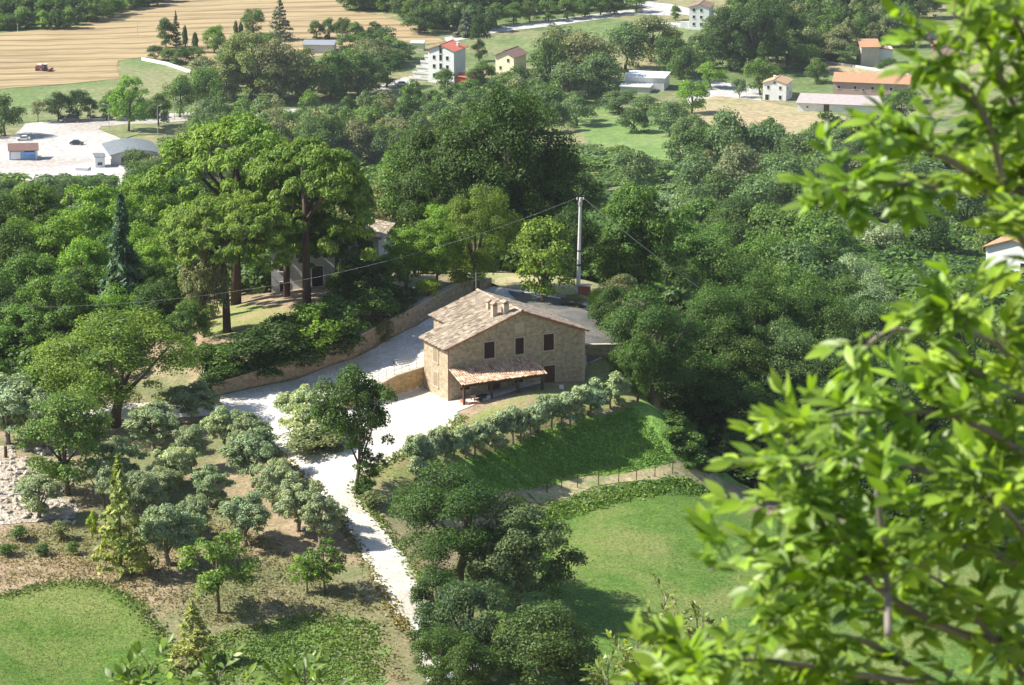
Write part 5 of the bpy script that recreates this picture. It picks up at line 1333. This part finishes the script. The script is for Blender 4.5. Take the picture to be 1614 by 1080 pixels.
# ------------------------------------------------------------------ far valley trees
FT = [(8, 216, 148, 62, 'far', 'deep', 'big dark tree at the left edge above the kiosk'), (60, 193, 158, 34, 'airy', 'grey', 'thin pale tree at the far edge of the parking lot'), (92, 191, 142, 44, 'far', 'dark', 'dark round tree left of the dark van'),
      (122, 190, 142, 40, 'far', 'dark', 'dark round tree above the dark van'), (143, 186, 150, 26, 'far', 'deep', 'small tree right of the dark van'), (168, 190, 150, 28, 'far', 'mid', 'narrow tree left of the pale big parking tree'), (203, 208, 122, 66, 'bright', 'bright', 'pale green big tree on the grass island of the parking lot'),
      (185, 186, 140, 50, 'far', 'mid', 'green tree behind the lamp post of the grass island'), (250, 200, 148, 42, 'tall', 'mid', 'dark green upright tree right of the grass island'), (232, 186, 155, 36, 'far', 'mid', 'tree between the pale big tree and the upright one'),
      (283, 186, 118, 50, 'far', 'mid', 'green tree at the right corner of the far meadow'), (325, 178, 108, 62, 'far', 'mid', 'tree in front of the lane right of the far meadow'), (355, 160, 96, 60, 'far', 'grey', 'pale tree left of the largest valley tree'), (395, 160, 52, 110, 'bright', (.19, .25, .085), 'largest pale green valley tree below the spruce'),
      (440, 165, 62, 80, 'far', 'grey', 'greyish tree right of the largest valley tree'), (475, 162, 78, 80, 'far', (.21, .25, .075), 'yellow-green tree below the pale sunken roof'), (520, 158, 76, 76, 'far', 'mid', 'green tree below the hedge trees of the wheat field'),
      (565, 150, 76, 70, 'far', 'mid', 'green tree left of the lane to the tall white house'), (610, 138, 84, 56, 'far', 'deep', 'dark tree left of the stepped balconies'), (590, 108, 60, 56, 'far', 'grey', 'grey-green tree at the end of the wheat field'), (625, 100, 62, 44, 'far', 'mist', 'tree behind the stepped balconies'),
      (400, 58, 14, 40, 'far', 'mid', 'round umbrella-shaped tree beside the spruce'), (441, 64, -2, 44, 'fir', 'spruce', 'tall grey spruce standing at the wheat field edge'), (372, 62, 34, 10, 'cypress', 'deep', 'small cypress left of the round umbrella-shaped tree'), (380, 62, 36, 10, 'cypress', 'dark', 'small cypress next to the first one left of the umbrella-shaped tree'),
      (262, 76, 28, 30, 'far', 'deep', 'round dark tree in the conifer group in the wheat field'), (278, 76, 20, 22, 'fir', 'dark', 'pointed conifer in the group in the wheat field'), (292, 82, 42, 12, 'cypress', 'dark', 'dark cypress right of the pointed conifer'), (308, 84, 52, 14, 'cypress', 'dark', 'shorter dark cypress at the right of the conifer group'),
      (245, 96, 72, 28, 'bush', 'deep', 'dark bush at the left end of the white field wall'), (265, 100, 76, 30, 'bush', 'mid', 'bush behind the white field wall'), (285, 102, 74, 30, 'bush', 'deep', 'second bush behind the white field wall from the left'),
      (338, 84, 40, 36, 'far', 'bright', 'bright tree right of the conifer group'), (350, 96, 56, 30, 'far', 'deep', 'dark tree below the bright one right of the conifer group'), (305, 100, 74, 40, 'far', 'mid', 'tree at the right end of the white field wall'), (415, 90, 50, 60, 'far', 'mid', 'tree behind the largest valley tree'),
      (500, 62, 32, 30, 'far', 'deep', 'leftmost dark round tree of the group above the sunken pale roof'), (520, 62, 28, 28, 'far', 'deep', 'second dark tree of the group above the sunken pale roof'), (540, 64, 28, 28, 'far', 'deep', 'third dark tree of the group above the sunken pale roof'), (560, 68, 36, 26, 'far', 'dark', 'fourth dark tree of the group above the sunken pale roof'),
      (660, 54, 12, 52, 'far', 'deep', 'dark round tree above the tall white house'), (735, 58, 20, 44, 'cedar', 'spruce', 'blue-grey conifer behind the red roof'), (755, 98, 22, 36, 'tall', 'dark', 'dark tall conifer-like tree between the red roof and the cream house'), (700, 148, 106, 34, 'far', 'mid', 'small tree in front of the tall white house'),
      (764, 134, 94, 40, 'far', 'mid', 'tree in front of the left corner of the cream house'), (800, 146, 114, 44, 'far', 'mid', 'tree below the cream house wall'), (866, 150, 62, 60, 'far', 'deep', 'dark tree right of the cream house'), (748, 135, 106, 34, 'far', 'mist', 'tree between the tall white house and the cream house'),
      (880, 130, 40, 80, 'far', 'grey', 'grey-green tree above the meadow right of the cream house'), (920, 140, 50, 90, 'far', 'grey', 'broad grey tree left of the white warehouse'), (945, 160, 84, 80, 'far', 'mist', 'dark lower tree at the left side of the white warehouse'), (900, 165, 96, 80, 'far', 'mist', 'tree left of and below the white warehouse'),
      (985, 110, 36, 76, 'far', 'mist', 'tree behind the white warehouse'), (1025, 98, 22, 76, 'far', 'grey', 'brownish green tall tree behind the white warehouse'), (1060, 118, 58, 64, 'far', 'deep', 'dark tree right of the white warehouse roof'), (1080, 130, 74, 50, 'far', 'deep', 'dark tree at the right end of the white warehouse'),
      (1120, 140, 98, 50, 'far', 'bright', 'round green tree above the farm yard with parked machines'), (1150, 112, 10, 88, 'oak', 'dark', 'very dark giant tree right of the white hill villa, left one'), (1190, 116, -5, 90, 'oak', 'dark', 'very dark giant tree in the middle of the dark trio'), (1225, 100, 0, 80, 'oak', 'dark', 'dark giant tree at the right of the dark trio'),
      (1198, 150, 92, 56, 'far', 'mid', 'green tree left of the small white farmhouse'), (1165, 155, 125, 28, 'bush', 'mist', 'bush left of the pole by the small white farmhouse'), (1240, 105, 58, 58, 'far', 'deep', 'tree above the small white farmhouse'), (1288, 132, 92, 40, 'far', 'mid', 'round tree between the small white farmhouse and the barn'),
      (1270, 112, 70, 50, 'far', 'mid', 'tree above the round tree by the barn'), (1335, 104, 70, 44, 'far', 'mist', 'tree left of the beige house'), (1398, 112, 92, 34, 'bush', 'deep', 'bush at the foot of the beige house'), (1320, 100, 40, 60, 'far', 'grey', 'brown-green tree behind the lane wall'),
      (1020, 196, 150, 64, 'far', 'mist', 'tree below the white warehouse annex'), (975, 180, 142, 64, 'far', 'mist', 'tree below the left corner of the warehouse annex'), (1055, 215, 160, 64, 'far', 'mist', 'round tree beside the green strip'), (1090, 180, 128, 54, 'far', 'bright', 'bright tree at the farm yard corner'),
      (1000, 210, 168, 56, 'far', 'deep', 'dark tree at the upper edge of the green strip'), (1085, 235, 185, 60, 'far', 'mist', 'tree at the right end of the green strip'), (1420, 190, 140, 60, 'far', 'deep', 'dark tree right of the barn behind the leaves'),
      (1065, 32, 8, 18, 'far', 'mid', 'small round tree left of the white hill villa'), (800, 160, 122, 60, 'far', 'mid', 'tree on the slope just above the giant dark oak'), (860, 175, 130, 60, 'far', 'mid', 'tree on the slope right above the giant dark oak'), (740, 165, 125, 56, 'far', 'mid', 'tree on the slope left above the giant dark oak'), (910, 200, 150, 60, 'far', 'mist', 'tree left of the green strip'),
      (600, 172, 150, 50, 'far', 'mid', 'tree below the lane left of the tall white house'), (660, 172, 148, 56, 'far', 'mid', 'tree below the small green meadow of the tall white house')]
for a in FT:
    tb(a[4], a[0], a[1], a[2], a[3], a[5], a[6])
for i, x in enumerate(range(756, 1000, 27)):       # trees lining the road at the top
    tb('far', x + rt.uniform(-4, 4), 44 - (x - 756) * .1, 6 - (x - 756) * .06, 34, rt.choice(['deep', 'mid']), 'roadside tree in the row above the pale road at the top', 'trees lining the top road')
tb('bush', 1215, 55, 30, 40, 'lime', 'bright bush among the dark wood at the top right')
it = []
def fill(x0, x1, r0, r1, dx, dr, w, h, cols, skip=()):
    r = r0; k = 0
    while r <= r1:
        x = x0 + (dx / 2 if k % 2 else 0)
        while x <= x1:
            X_, R_ = x + rt.uniform(-.35, .35) * dx, r + rt.uniform(-.4, .4) * dr
            if not any(a <= X_ <= b and c <= R_ <= d for a, b, c, d in skip):
                it.append(tb_item('farlow', X_, R_, R_ - h * rt.uniform(.8, 1.2), w * rt.uniform(.8, 1.25), rt.choice(cols)))
            x += dx
        r += dr; k += 1
SK = [(610, 800, 0, 178), (150, 262, 0, 215)]
fill(275, 660, 196, 262, 34, 13, 48, 44, ['mid', 'deep', 'mid', 'mist', 'grey'], SK + [(275, 300, 0, 240)])
fill(330, 600, 128, 160, 34, 12, 46, 44, ['mid', 'deep', 'grey', 'mist'], SK + [(470, 545, 90, 134)])
fill(640, 900, 180, 215, 34, 14, 50, 46, ['mid', 'deep', 'mid', 'mist'])
fill(800, 960, 112, 175, 36, 14, 52, 46, ['grey', 'deep', 'mist', 'mid'], [(760, 850, 60, 150), (850, 960, 160, 180)])
fill(1060, 1110, 90, 126, 30, 12, 44, 40, ['deep', 'mid', 'mist'], [(1085, 1110, 95, 110)])
fill(1120, 1250, 60, 108, 30, 12, 48, 44, ['dark', 'deep', 'mid'], [(1200, 1262, 96, 130)])
fill(555, 655, 66, 110, 30, 12, 36, 30, ['mid', 'deep', 'grey', 'mist'], [(636, 675, 55, 84), (560, 590, 60, 72)])
fill(1090, 1400, 238, 300, 36, 14, 56, 50, ['mist', 'deep', 'mid', 'grey'])
wood('valley_wood', 'mixed green tree cover of the valley floor between the houses and the hill', it)
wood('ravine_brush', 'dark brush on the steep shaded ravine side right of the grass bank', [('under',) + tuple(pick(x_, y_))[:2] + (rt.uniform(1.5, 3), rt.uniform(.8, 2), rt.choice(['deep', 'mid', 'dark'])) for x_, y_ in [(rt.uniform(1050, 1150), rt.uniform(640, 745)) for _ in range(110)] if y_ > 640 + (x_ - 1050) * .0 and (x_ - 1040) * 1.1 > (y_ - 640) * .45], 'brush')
# wood at the top left corner and along the top edge
it = []
for i in range(30):
    x = -30 + i * 10 + rt.uniform(-5, 5); b_ = 48 - max(0, (x - 100)) * .27
    it.append(tb_item('farlow', x, b_ + rt.uniform(-4, 0), b_ - 26 - rt.uniform(0, 12), rt.uniform(26, 40), rt.choice(['deep', 'mid', 'dark', 'bright', 'mid'])))
    it.append(tb_item('farlow', x + 5, b_ - 14, b_ - 50, rt.uniform(30, 44), rt.choice(['deep', 'mid', 'dark'])))
    it.append(tb_item('farlow', x, b_ - 30, b_ - 62, 44, rt.choice(['deep', 'mid', 'dark'])))
wood('corner_wood', 'green wood beyond the wheat field in the top left corner', it)
it = []
for i in range(26):
    x = 548 + i * 9 + rt.uniform(-4, 4)
    b_ = 16 + max(0, x - 600) * .40 if x < 690 else 48
    it.append(tb_item('farlow', x, b_ + rt.uniform(-4, 2), b_ - 36 - rt.uniform(0, 8), 36, rt.choice(['deep', 'mid', 'mist', 'dark'])))
for i in range(34):
    x = 548 + i * 15 + rt.uniform(-5, 5)
    if x > 985: continue
    it.append(tb_item('farlow', x, 16 + rt.uniform(-4, 4) if x < 690 else 30 - (x - 690) * .06, -22, 42, rt.choice(['deep', 'mid', 'mist'])))
    it.append(tb_item('farlow', x, 0, -44, 44, rt.choice(['deep', 'mid', 'mist'])))
wood('tree_belt', 'belt of dark trees behind the wheat field and the top road', it)
it = []
for r_, b_ in enumerate((98, 86, 72, 58, 44, 30, 16, 2, -12)):
    for i in range(34):
        x = 1160 + i * 15 + rt.uniform(-8, 8) + (r_ % 2) * 7
        if b_ > 80 and (1345 < x < 1445 or x < 1255): continue
        if b_ > 40 and x > 1440: continue
        if b_ < 25 and 1215 < x < 1250: continue
        if b_ > 10 and x > 1455 and b_ < 60 and rt.random() < .6: continue
        it.append(tb_item('farlow', x, b_ + rt.uniform(-5, 5), b_ - 36 - rt.uniform(0, 14), rt.uniform(34, 50), rt.choice(['mist', 'deep', 'grey', 'mid', 'deep', 'dark'])))
wood('hillside_wood', 'dark green wood covering the hillside in the top right corner', it)
# undergrowth under and between the trees
def wp(poly): return [tuple(pick(*a))[:2] for a in poly]
EXC = [wp(q) for q in ([(850, 140), (930, 166), (1000, 190), (1085, 213), (1095, 280), (1080, 305), (1040, 262), (960, 250), (925, 220), (880, 180)], [(1080, 130), (1200, 130), (1340, 175), (1500, 200), (1500, 245), (1420, 235), (1290, 225), (1200, 210), (1120, 200)],
       [(-160, 200), (40, 190), (200, 180), (480, 165), (480, 186), (300, 195), (270, 215), (250, 265), (240, 292), (120, 296), (-160, 276)], [(540, 138), (650, 130), (760, 110), (760, 150), (660, 168), (550, 162)])]
it = []
for (y0, y1, spc) in ((405, 520, 5.0), (520, 800, 7.5), (800, 1080, 9.0)):
    Yc = y0
    while Yc < y1:
        hw = 807 / F * Yc * 1.25
        X = -hw
        while X < hw:
            x = X + rt.uniform(-.4, .4) * spc; y = Yc + rt.uniform(-.4, .4) * spc
            X += spc
            if y < 412 and -22 < x < 22: continue
            if any(inside(e, np.array([x]), np.array([y]))[0] for e in EXC): continue
            it.append(('under', x, y, spc * rt.uniform(.9, 1.5), rt.uniform(2.5, 5.5), rt.choice(['deep', 'mid', 'mist', 'mid'])))
        Yc += spc
for k in range(150):
    x, y = rt.uniform(-64, -38), rt.uniform(360, 405)
    if y < 372 and x > -44: continue
    it.append(('under', x, y, rt.uniform(3, 5), rt.uniform(2, 4.5), rt.choice(['deep', 'mid', 'dark'])))
for k in range(330):
    x, y = rt.uniform(18, 66), rt.uniform(352, 412)
    if x < 19 + max(0, 385 - y) * .12: continue
    if y < 366 and x < 40 and y < 372 - (x-19)*.6: continue
    it.append(('under', x, y, rt.uniform(3, 5), rt.uniform(2, 4.5), rt.choice(['deep', 'dark', 'mist'])))
wood('undergrowth', 'dense green undergrowth filling the ground between the trees of the slopes', it, 'undergrowth')

# ------------------------------------------------------------------ weeds, tufts and stones
def tufts(name, poly, n_, hmin, hmax, col, seed, blades=5, wid=.5, kind='stuff'):
    rg = np.random.default_rng(seed)
    P = np.array([tuple(pick(*a))[:2] for a in poly]); lo, hi = P.min(0), P.max(0)
    X = rg.uniform(lo[0], hi[0], n_ * 3); Y = rg.uniform(lo[1], hi[1], n_ * 3)
    k = inside([tuple(p) for p in P], X, Y); X, Y = X[k][:n_], Y[k][:n_]
    # clumping
    X = np.repeat(X, blades) + rg.normal(size=len(X) * blades) * wid * .4; Y = np.repeat(Y, blades) + rg.normal(size=len(Y) * blades) * wid * .4
    h = rg.uniform(hmin, hmax, len(X)); Z = ground(X, Y) + h * .45
    Nn = rg.normal(size=(len(X), 3)); Nn[:, 2] = np.abs(Nn[:, 2]) * .8 + .2
    me = leaf_mesh(name, np.stack([X, Y, Z], 1), Nn, h * .8, 'leaf', 1.6, seed, up=.8)
    o = bpy.data.objects.new(name, me); COL.objects.link(o); o.color = (*col, 1)
    tag(o, kind='stuff')
    return o
tag(tufts('bank_weeds', [(745, 722), (850, 682), (990, 645), (1035, 690), (1058, 726), (900, 754), (830, 770), (745, 785)], 5000, .06, .22, (.20, .34, .07), 1), 'leafy green weeds covering the bank below the olive row', 'weeds')
tag(tufts('margin_weeds', [(850, 797), (950, 769), (1060, 756), (1130, 785), (950, 800), (860, 830), (872, 900), (858, 920)], 2200, .10, .30, (.14, .24, .05), 2), 'green weeds along the upper margin of the clover field', 'weeds')
tag(tufts('clover', [(866, 815), (950, 797), (1080, 764), (1240, 822), (1500, 880), (1500, 1079), (900, 1079), (880, 1000)], 5000, .05, .14, (.15, .26, .04), 3, 4, .9), 'low lush clover and grass of the right field', 'grass')
tag(tufts('lawn_grass', [(0, 945), (130, 921), (215, 957), (272, 1040), (284, 1079), (0, 1079)], 4500, .05, .13, (.14, .25, .04), 4, 4, .8), 'lush short grass of the left lawn', 'grass')
tag(tufts('meadow_grass', [(335, 1003), (500, 968), (598, 982), (600, 1050), (600, 1079), (290, 1079)], 3000, .08, .3, (.16, .24, .06), 5, 4, .8), 'rough pale green meadow grass left of the gravel road', 'grass')
tag(tufts('dry_grass', [(0, 830), (150, 830), (330, 800), (470, 880), (600, 960), (640, 1075), (610, 1075), (600, 965), (330, 990), (215, 945), (130, 910), (0, 930)], 4200, .06, .25, (.26, .22, .12), 6, 4, 1.0), 'dry straw-coloured grass on the olive grove slope', 'grass')
def edge_tufts(name, label, line, n_, spread, hmin, hmax, col, seed):
    rg = np.random.default_rng(seed); P = [tuple(pick(*a))[:2] for a in line]; XX, YY = [], []
    for k in range(len(P) - 1):
        m_ = int(n_ / (len(P) - 1)); t_ = rg.random(m_)
        XX.append(P[k][0] + (P[k + 1][0] - P[k][0]) * t_ + rg.normal(size=m_) * spread); YY.append(P[k][1] + (P[k + 1][1] - P[k][1]) * t_ + rg.normal(size=m_) * spread)
    X, Y = np.concatenate(XX), np.concatenate(YY); h = rg.uniform(hmin, hmax, len(X))
    Nn = rg.normal(size=(len(X), 3)); Nn[:, 2] = np.abs(Nn[:, 2]) + .2
    me = leaf_mesh(name, np.stack([X, Y, ground(X, Y) + h * .45], 1), Nn, h, 'leaf', 1.6, seed, up=.8)
    o = bpy.data.objects.new(name, me); COL.objects.link(o); o.color = (*col, 1)
    return tag(o, label, 'grass', kind='stuff')
edge_tufts('road_edge_grass', 'dry grass and weeds creeping over the left edge of the gravel road', [(372, 655), (395, 690), (430, 708), (470, 745), (512, 788), (544, 830), (572, 880), (608, 945), (634, 985), (664, 1015)], 2600, .45, .08, .28, (.24, .22, .10), 11)
edge_tufts('yard_edge_grass', 'grass creeping over the right edge of the gravel road and yard', [(728, 656), (716, 673), (682, 693), (645, 713), (600, 735), (578, 750), (562, 776), (578, 800), (604, 828), (640, 880), (668, 930)], 2600, .4, .08, .26, (.20, .26, .08), 12)
edge_tufts('lawn_edge_grass', 'ragged grass along the curved edge of the left lawn', [(0, 942), (60, 926), (130, 918), (172, 927), (217, 955), (250, 995), (275, 1040), (286, 1079)], 2600, .5, .08, .25, (.15, .21, .06), 13)
edge_tufts('field_edge_grass', 'ragged weeds along the edge of the clover field', [(1140, 790), (1080, 762), (950, 795), (862, 812), (868, 900), (880, 1000), (900, 1079)], 2600, .6, .1, .35, (.15, .25, .05), 14)
rg = random.Random(9)
bm = bmesh.new()
for k in range(260):
    p = pick(rg.uniform(0, 118), rg.uniform(706, 826))
    if p.x > -30 and rg.random() < .4: continue
    s = rg.uniform(.08, .38)
    r_ = bmesh.ops.create_icosphere(bm, subdivisions=1, radius=s, matrix=Matrix.Translation(p + Vector((0, 0, s * .3))) @ Matrix.Rotation(rg.uniform(0, 6), 4, 'Z') @ Matrix.Diagonal((rg.uniform(.7, 1.5), 1, rg.uniform(.5, .9), 1)))
    for v_ in r_['verts']: v_.co += Vector((rg.uniform(-1, 1), rg.uniform(-1, 1), rg.uniform(-1, 1))) * s * .22
me = bpy.data.meshes.new('stone_rubble'); bm.to_mesh(me); bm.free(); me.materials.append(M['rock'])
o = bpy.data.objects.new('stone_rubble', me); COL.objects.link(o); tag(o, 'heap of pale rubble stones at the left edge', 'rubble', kind='stuff')
t = thing('wooden_post', 'short weathered wooden post at the left edge above the rubble', 'post', pick(9, 722))
mb = MB(); mb.tube([(0, 0, -.2), (.03, 0, 1.2)], [.2, .16], 8); mb.build('shaft', 'wood', t)

# ------------------------------------------------------------------ the near tree on the viewer's slope (about 5 m away)
def big_leaf(mb_, base, direction, normal, L, W_, curl, fold, rnd):
    d = direction.normalized(); s = d.cross(normal)
    if s.length < .05: s = d.cross(Vector((1, 0, .3)))
    s.normalize(); n_ = s.cross(d).normalized()
    i = len(mb_.v); prof = (0.05, .62, .98, .90, .52, 0.03)
    for k, wv_ in enumerate(prof):
        t_ = k / 5
        c = base + d * L * t_ - n_ * curl * L * t_ * t_
        for a in (-1, 0, 1):
            mb_.v.append(tuple(c + s * a * W_ / 2 * wv_ + n_ * abs(a) * fold * W_ * wv_))
    for k in range(5):
        for a in (0, 1):
            mb_.f.append((i + k * 3 + a, i + k * 3 + a + 1, i + k * 3 + a + 4, i + k * 3 + a + 3)); mb_.m.append(0)
def near_plant(name, label, cat, stems, trunk_pts, trunk_r, n_twig, leafL, seed, col, reach, stem_r, per=(7, 12), bias=Vector((0, 0, .35)), trans_mat='near_leaf'):
    rg = random.Random(seed)
    o = Vector(trunk_pts[0])
    t = thing(name, label, cat, o)
    mb_ = MB(); mb_.tube([Vector(p) - o for p in trunk_pts], trunk_r, 8); mb_.build('trunk', 'grey_bark', t, True)
    lm = MB(); tw = MB()
    def put_leaf(p, dr, L):
        nrm = Vector((rg.uniform(-.7, .7) - .35, rg.uniform(-.9, .3), 1.0)).normalized()
        big_leaf(lm, p, dr, nrm, L, L * rg.uniform(.31, .46), rg.uniform(-.05, .3), rg.uniform(.02, .18), rg)
    for (pts, r0, r1) in stems:
        P = [Vector(p) for p in pts]
        m_ = MB(); n_ = len(P)
        # smooth the polyline
        Q = []
        for k in range(n_ - 1):
            for j in range(4):
                f = j / 4
                p0, p1, p2, p3 = P[max(k - 1, 0)], P[k], P[k + 1], P[min(k + 2, n_ - 1)]
                Q.append(.5 * ((2 * p1) + (p2 - p0) * f + (2 * p0 - 5 * p1 + 4 * p2 - p3) * f * f + (3 * p1 - p0 - 3 * p2 + p3) * f ** 3))
        Q.append(P[-1])
        m_.tube([q - o for q in Q], [r0 + (r1 - r0) * k / (len(Q) - 1) for k in range(len(Q))], 6)
        m_.build('branch', 'grey_bark', t, True)
        tot = len(Q) - 1
        nt_ = max(2, int(n_twig * sum((Q[k + 1] - Q[k]).length for k in range(tot))))
        for q in range(nt_):
            f = rg.uniform(.08, 1.0) * tot; k = min(int(f), tot - 1)
            p = Q[k].lerp(Q[k + 1], f - k)
            dr = (Q[k + 1] - Q[k]).normalized()
            out = Vector((rg.gauss(0, 1), rg.gauss(0, .9), rg.gauss(0, .8))).normalized()
            d_ = (dr * .6 + out + bias).normalized()
            L = reach * rg.uniform(.5, 1.2); nl = rg.randint(*per)
            tp = [p]
            for j in range(1, 5):
                tp.append(p + d_ * L * j / 4 + Vector((0, 0, -1)) * L * .10 * (j / 4) ** 2 + out * .0)
            tw.tube([x - o for x in tp], [stem_r, stem_r * .85, stem_r * .7, stem_r * .5, stem_r * .3], 4, cap=False)
            for j in range(nl):
                g_ = .18 + .82 * (j + 1) / nl; u = g_ * 4; kk = min(int(u), 3)
                pp = tp[kk].lerp(tp[kk + 1], u - kk) - o
                side = d_.cross(Vector((0, 0, 1))).normalized() * (1 if j % 2 else -1)
                ld = (d_ * rg.uniform(.5, 1.1) + side * rg.uniform(.5, 1.0) + Vector((rg.gauss(0, .3), rg.gauss(0, .3), rg.gauss(-.05, .35)))).normalized()
                put_leaf(pp, ld, leafL * rg.uniform(.6, 1.2))
            put_leaf(tp[-1] - o, d_, leafL * rg.uniform(.7, 1.1))
    tag(tw.build('twig', 'bark', t, True), kind='stuff')
    lo = lm.build('leaves', trans_mat, t, True); lo.color = (*col, 1)
    return t
def W3(px, py, t): return at_dist(px, py, t)
rg = random.Random(77)
gB = gz(1.35, 5.6)
base = (1.30, 5.5, gB - .1)
trunkP = [base, (1.28, 5.4, gB + .8), tuple(W3(1905, 1500, 5.5)), tuple(W3(1800, 1100, 5.4)), tuple(W3(1735, 700, 5.35)), tuple(W3(1705, 300, 5.3)), tuple(W3(1690, -80, 5.2))]
ST = []
def br(pts, r0=.006, r1=.0018, d0=5.3, d1=4.9):
    n_ = len(pts)
    ST.append(([tuple(W3(x, y, d0 + (d1 - d0) * k / (n_ - 1) + rg.uniform(-.05, .05))) for k, (x, y) in enumerate(pts)], r0, r1))
br([(1705, 300), (1640, 240), (1590, 150), (1555, 70), (1500, 20)], .007)
br([(1720, 480), (1640, 420), (1590, 330), (1560, 200), (1500, 110), (1465, 60)], .008)
br([(1705, 330), (1610, 300), (1545, 280), (1490, 250), (1420, 215), (1370, 195)], .009)
br([(1600, 300), (1500, 300), (1430, 290), (1370, 300), (1325, 300)], .006)
br([(1700, 160), (1640, 100), (1600, 30), (1580, -30)], .006)
br([(1735, 700), (1640, 640), (1560, 600), (1480, 540), (1410, 520), (1370, 540)], .009)
br([(1640, 640), (1590, 560), (1530, 520), (1500, 480)], .006)
br([(1745, 790), (1650, 740), (1560, 680), (1470, 650), (1380, 650), (1310, 655)], .009)
br([(1755, 860), (1640, 820), (1540, 760), (1440, 740), (1340, 720), (1250, 740)], .009)
br([(1440, 740), (1350, 690), (1290, 680), (1240, 690)], .006)
br([(1770, 940), (1640, 900), (1520, 860), (1400, 830), (1300, 810), (1210, 800)], .009)
br([(1790, 1060), (1660, 1020), (1520, 1000), (1400, 940), (1340, 880), (1280, 800)], .010)
br([(1400, 1000), (1398, 920), (1390, 840), (1383, 770)], .0055, .004, 4.85, 4.75)
br([(1520, 1000), (1400, 960), (1290, 920), (1200, 880), (1120, 900)], .008)
br([(1800, 1120), (1640, 1100), (1480, 1080), (1330, 1060), (1200, 1040), (1080, 1050)], .009)
br([(1480, 1080), (1360, 1010), (1260, 1000), (1190, 960)], .007)
br([(1640, 1100), (1560, 1000), (1500, 930), (1450, 900)], .006)
br([(1810, 1200), (1600, 1180), (1400, 1150), (1200, 1120), (1060, 1080), (1000, 1085)], .008)
br([(1640, 900), (1600, 820), (1560, 780)], .006)
br([(1730, 600), (1700, 500), (1680, 400), (1660, 330)], .007)
near_plant('leafy_bush_tree', 'bright green leafy tree close to the viewer, blurred along the right side', 'tree', ST, trunkP, [.05, .045, .035, .03, .022, .016, .01], 44, .043, 7, (.25, .375, .055), .085, .0011)
# young oak-like sapling farther down the slope, sharp leaves
def shrub(label, px, py_top, dist, wpx, seed, col, leafL, n_st=7, name='sapling', cat='sapling', nt_=16, hm=None):
    rg = random.Random(seed)
    top_ = W3(px, py_top, dist); g_ = gz(top_.x, top_.y)
    wm = wpx / F * dist
    base_ = (top_.x, top_.y, g_ - .1)
    stems = []
    crown_h = wm * .9
    for k in range(n_st):
        a = 6.28 * k / n_st + rg.uniform(-.3, .3); rr = wm * .5 * rg.uniform(.45, .95) if k else 0
        z1 = top_.z - crown_h * (rr / wm) * rg.uniform(.9, 1.6)
        z0 = top_.z - crown_h * 1.5
        stems.append(([(top_.x, top_.y, z0), (top_.x + math.cos(a) * rr * .55, top_.y + math.sin(a) * rr * .55, z0 + (z1 - z0) * .5), (top_.x + math.cos(a) * rr, top_.y + math.sin(a) * rr, z1)], .008, .003))
    return near_plant(name, label, cat, stems, [base_, (top_.x + .03, top_.y, (g_ + top_.z - crown_h) / 2), (top_.x, top_.y, top_.z - crown_h * .6)], [.03, .022, .014], nt_, leafL, seed, col, .16, .003, (5, 9), Vector((0, 0, .5)))
shrub('slender sapling with pale narrow leaves in front of the clover field', 1047, 938, 26, 74, 31, (.24, .29, .09), .062)
shrub('second pale-leaved sapling right of the slender one', 1108, 958, 26, 96, 32, (.22, .28, .08), .060)
shrub('low pale-leaved sapling left of the slender one', 1005, 998, 26, 70, 33, (.22, .28, .08), .060)
shrub('pale sapling at the bottom edge beside the dark thicket', 958, 1040, 26, 60, 36, (.20, .26, .08), .060)
shrub('leafy shrub top with glossy leaves at the bottom edge, left of the yellow fir', 236, 1048, 18, 100, 34, (.16, .26, .05), .075, 9)
shrub('leafy shrub top at the bottom edge in front of the yellow fir', 345, 1058, 18, 120, 35, (.17, .26, .06), .07, 9)
shrub('leafy shrub top at the bottom edge in front of the meadow', 480, 1050, 18, 84, 37, (.15, .24, .05), .07, 7)

# ------------------------------------------------------------------ air
HAZE = 0.00004
if HAZE:
    hb = MB(); hb.box(-3900, 3900, -200, 5900, -20, H + 12)
    mh = bpy.data.materials.new('haze'); mh.use_nodes = True; nt = mh.node_tree
    nt.nodes.remove(nt.nodes['Principled BSDF'])
    pv = nt.nodes.new('ShaderNodeVolumePrincipled'); pv.inputs['Color'].default_value = (.86, .92, 1, 1); pv.inputs['Density'].default_value = HAZE; pv.inputs['Anisotropy'].default_value = 0.2
    nt.links.new(pv.outputs[0], nt.nodes['Material Output'].inputs['Volume'])
    M['haze'] = mh
    ho = hb.build('haze', 'haze'); tag(ho, kind='stuff')
print('plants', NT[0])
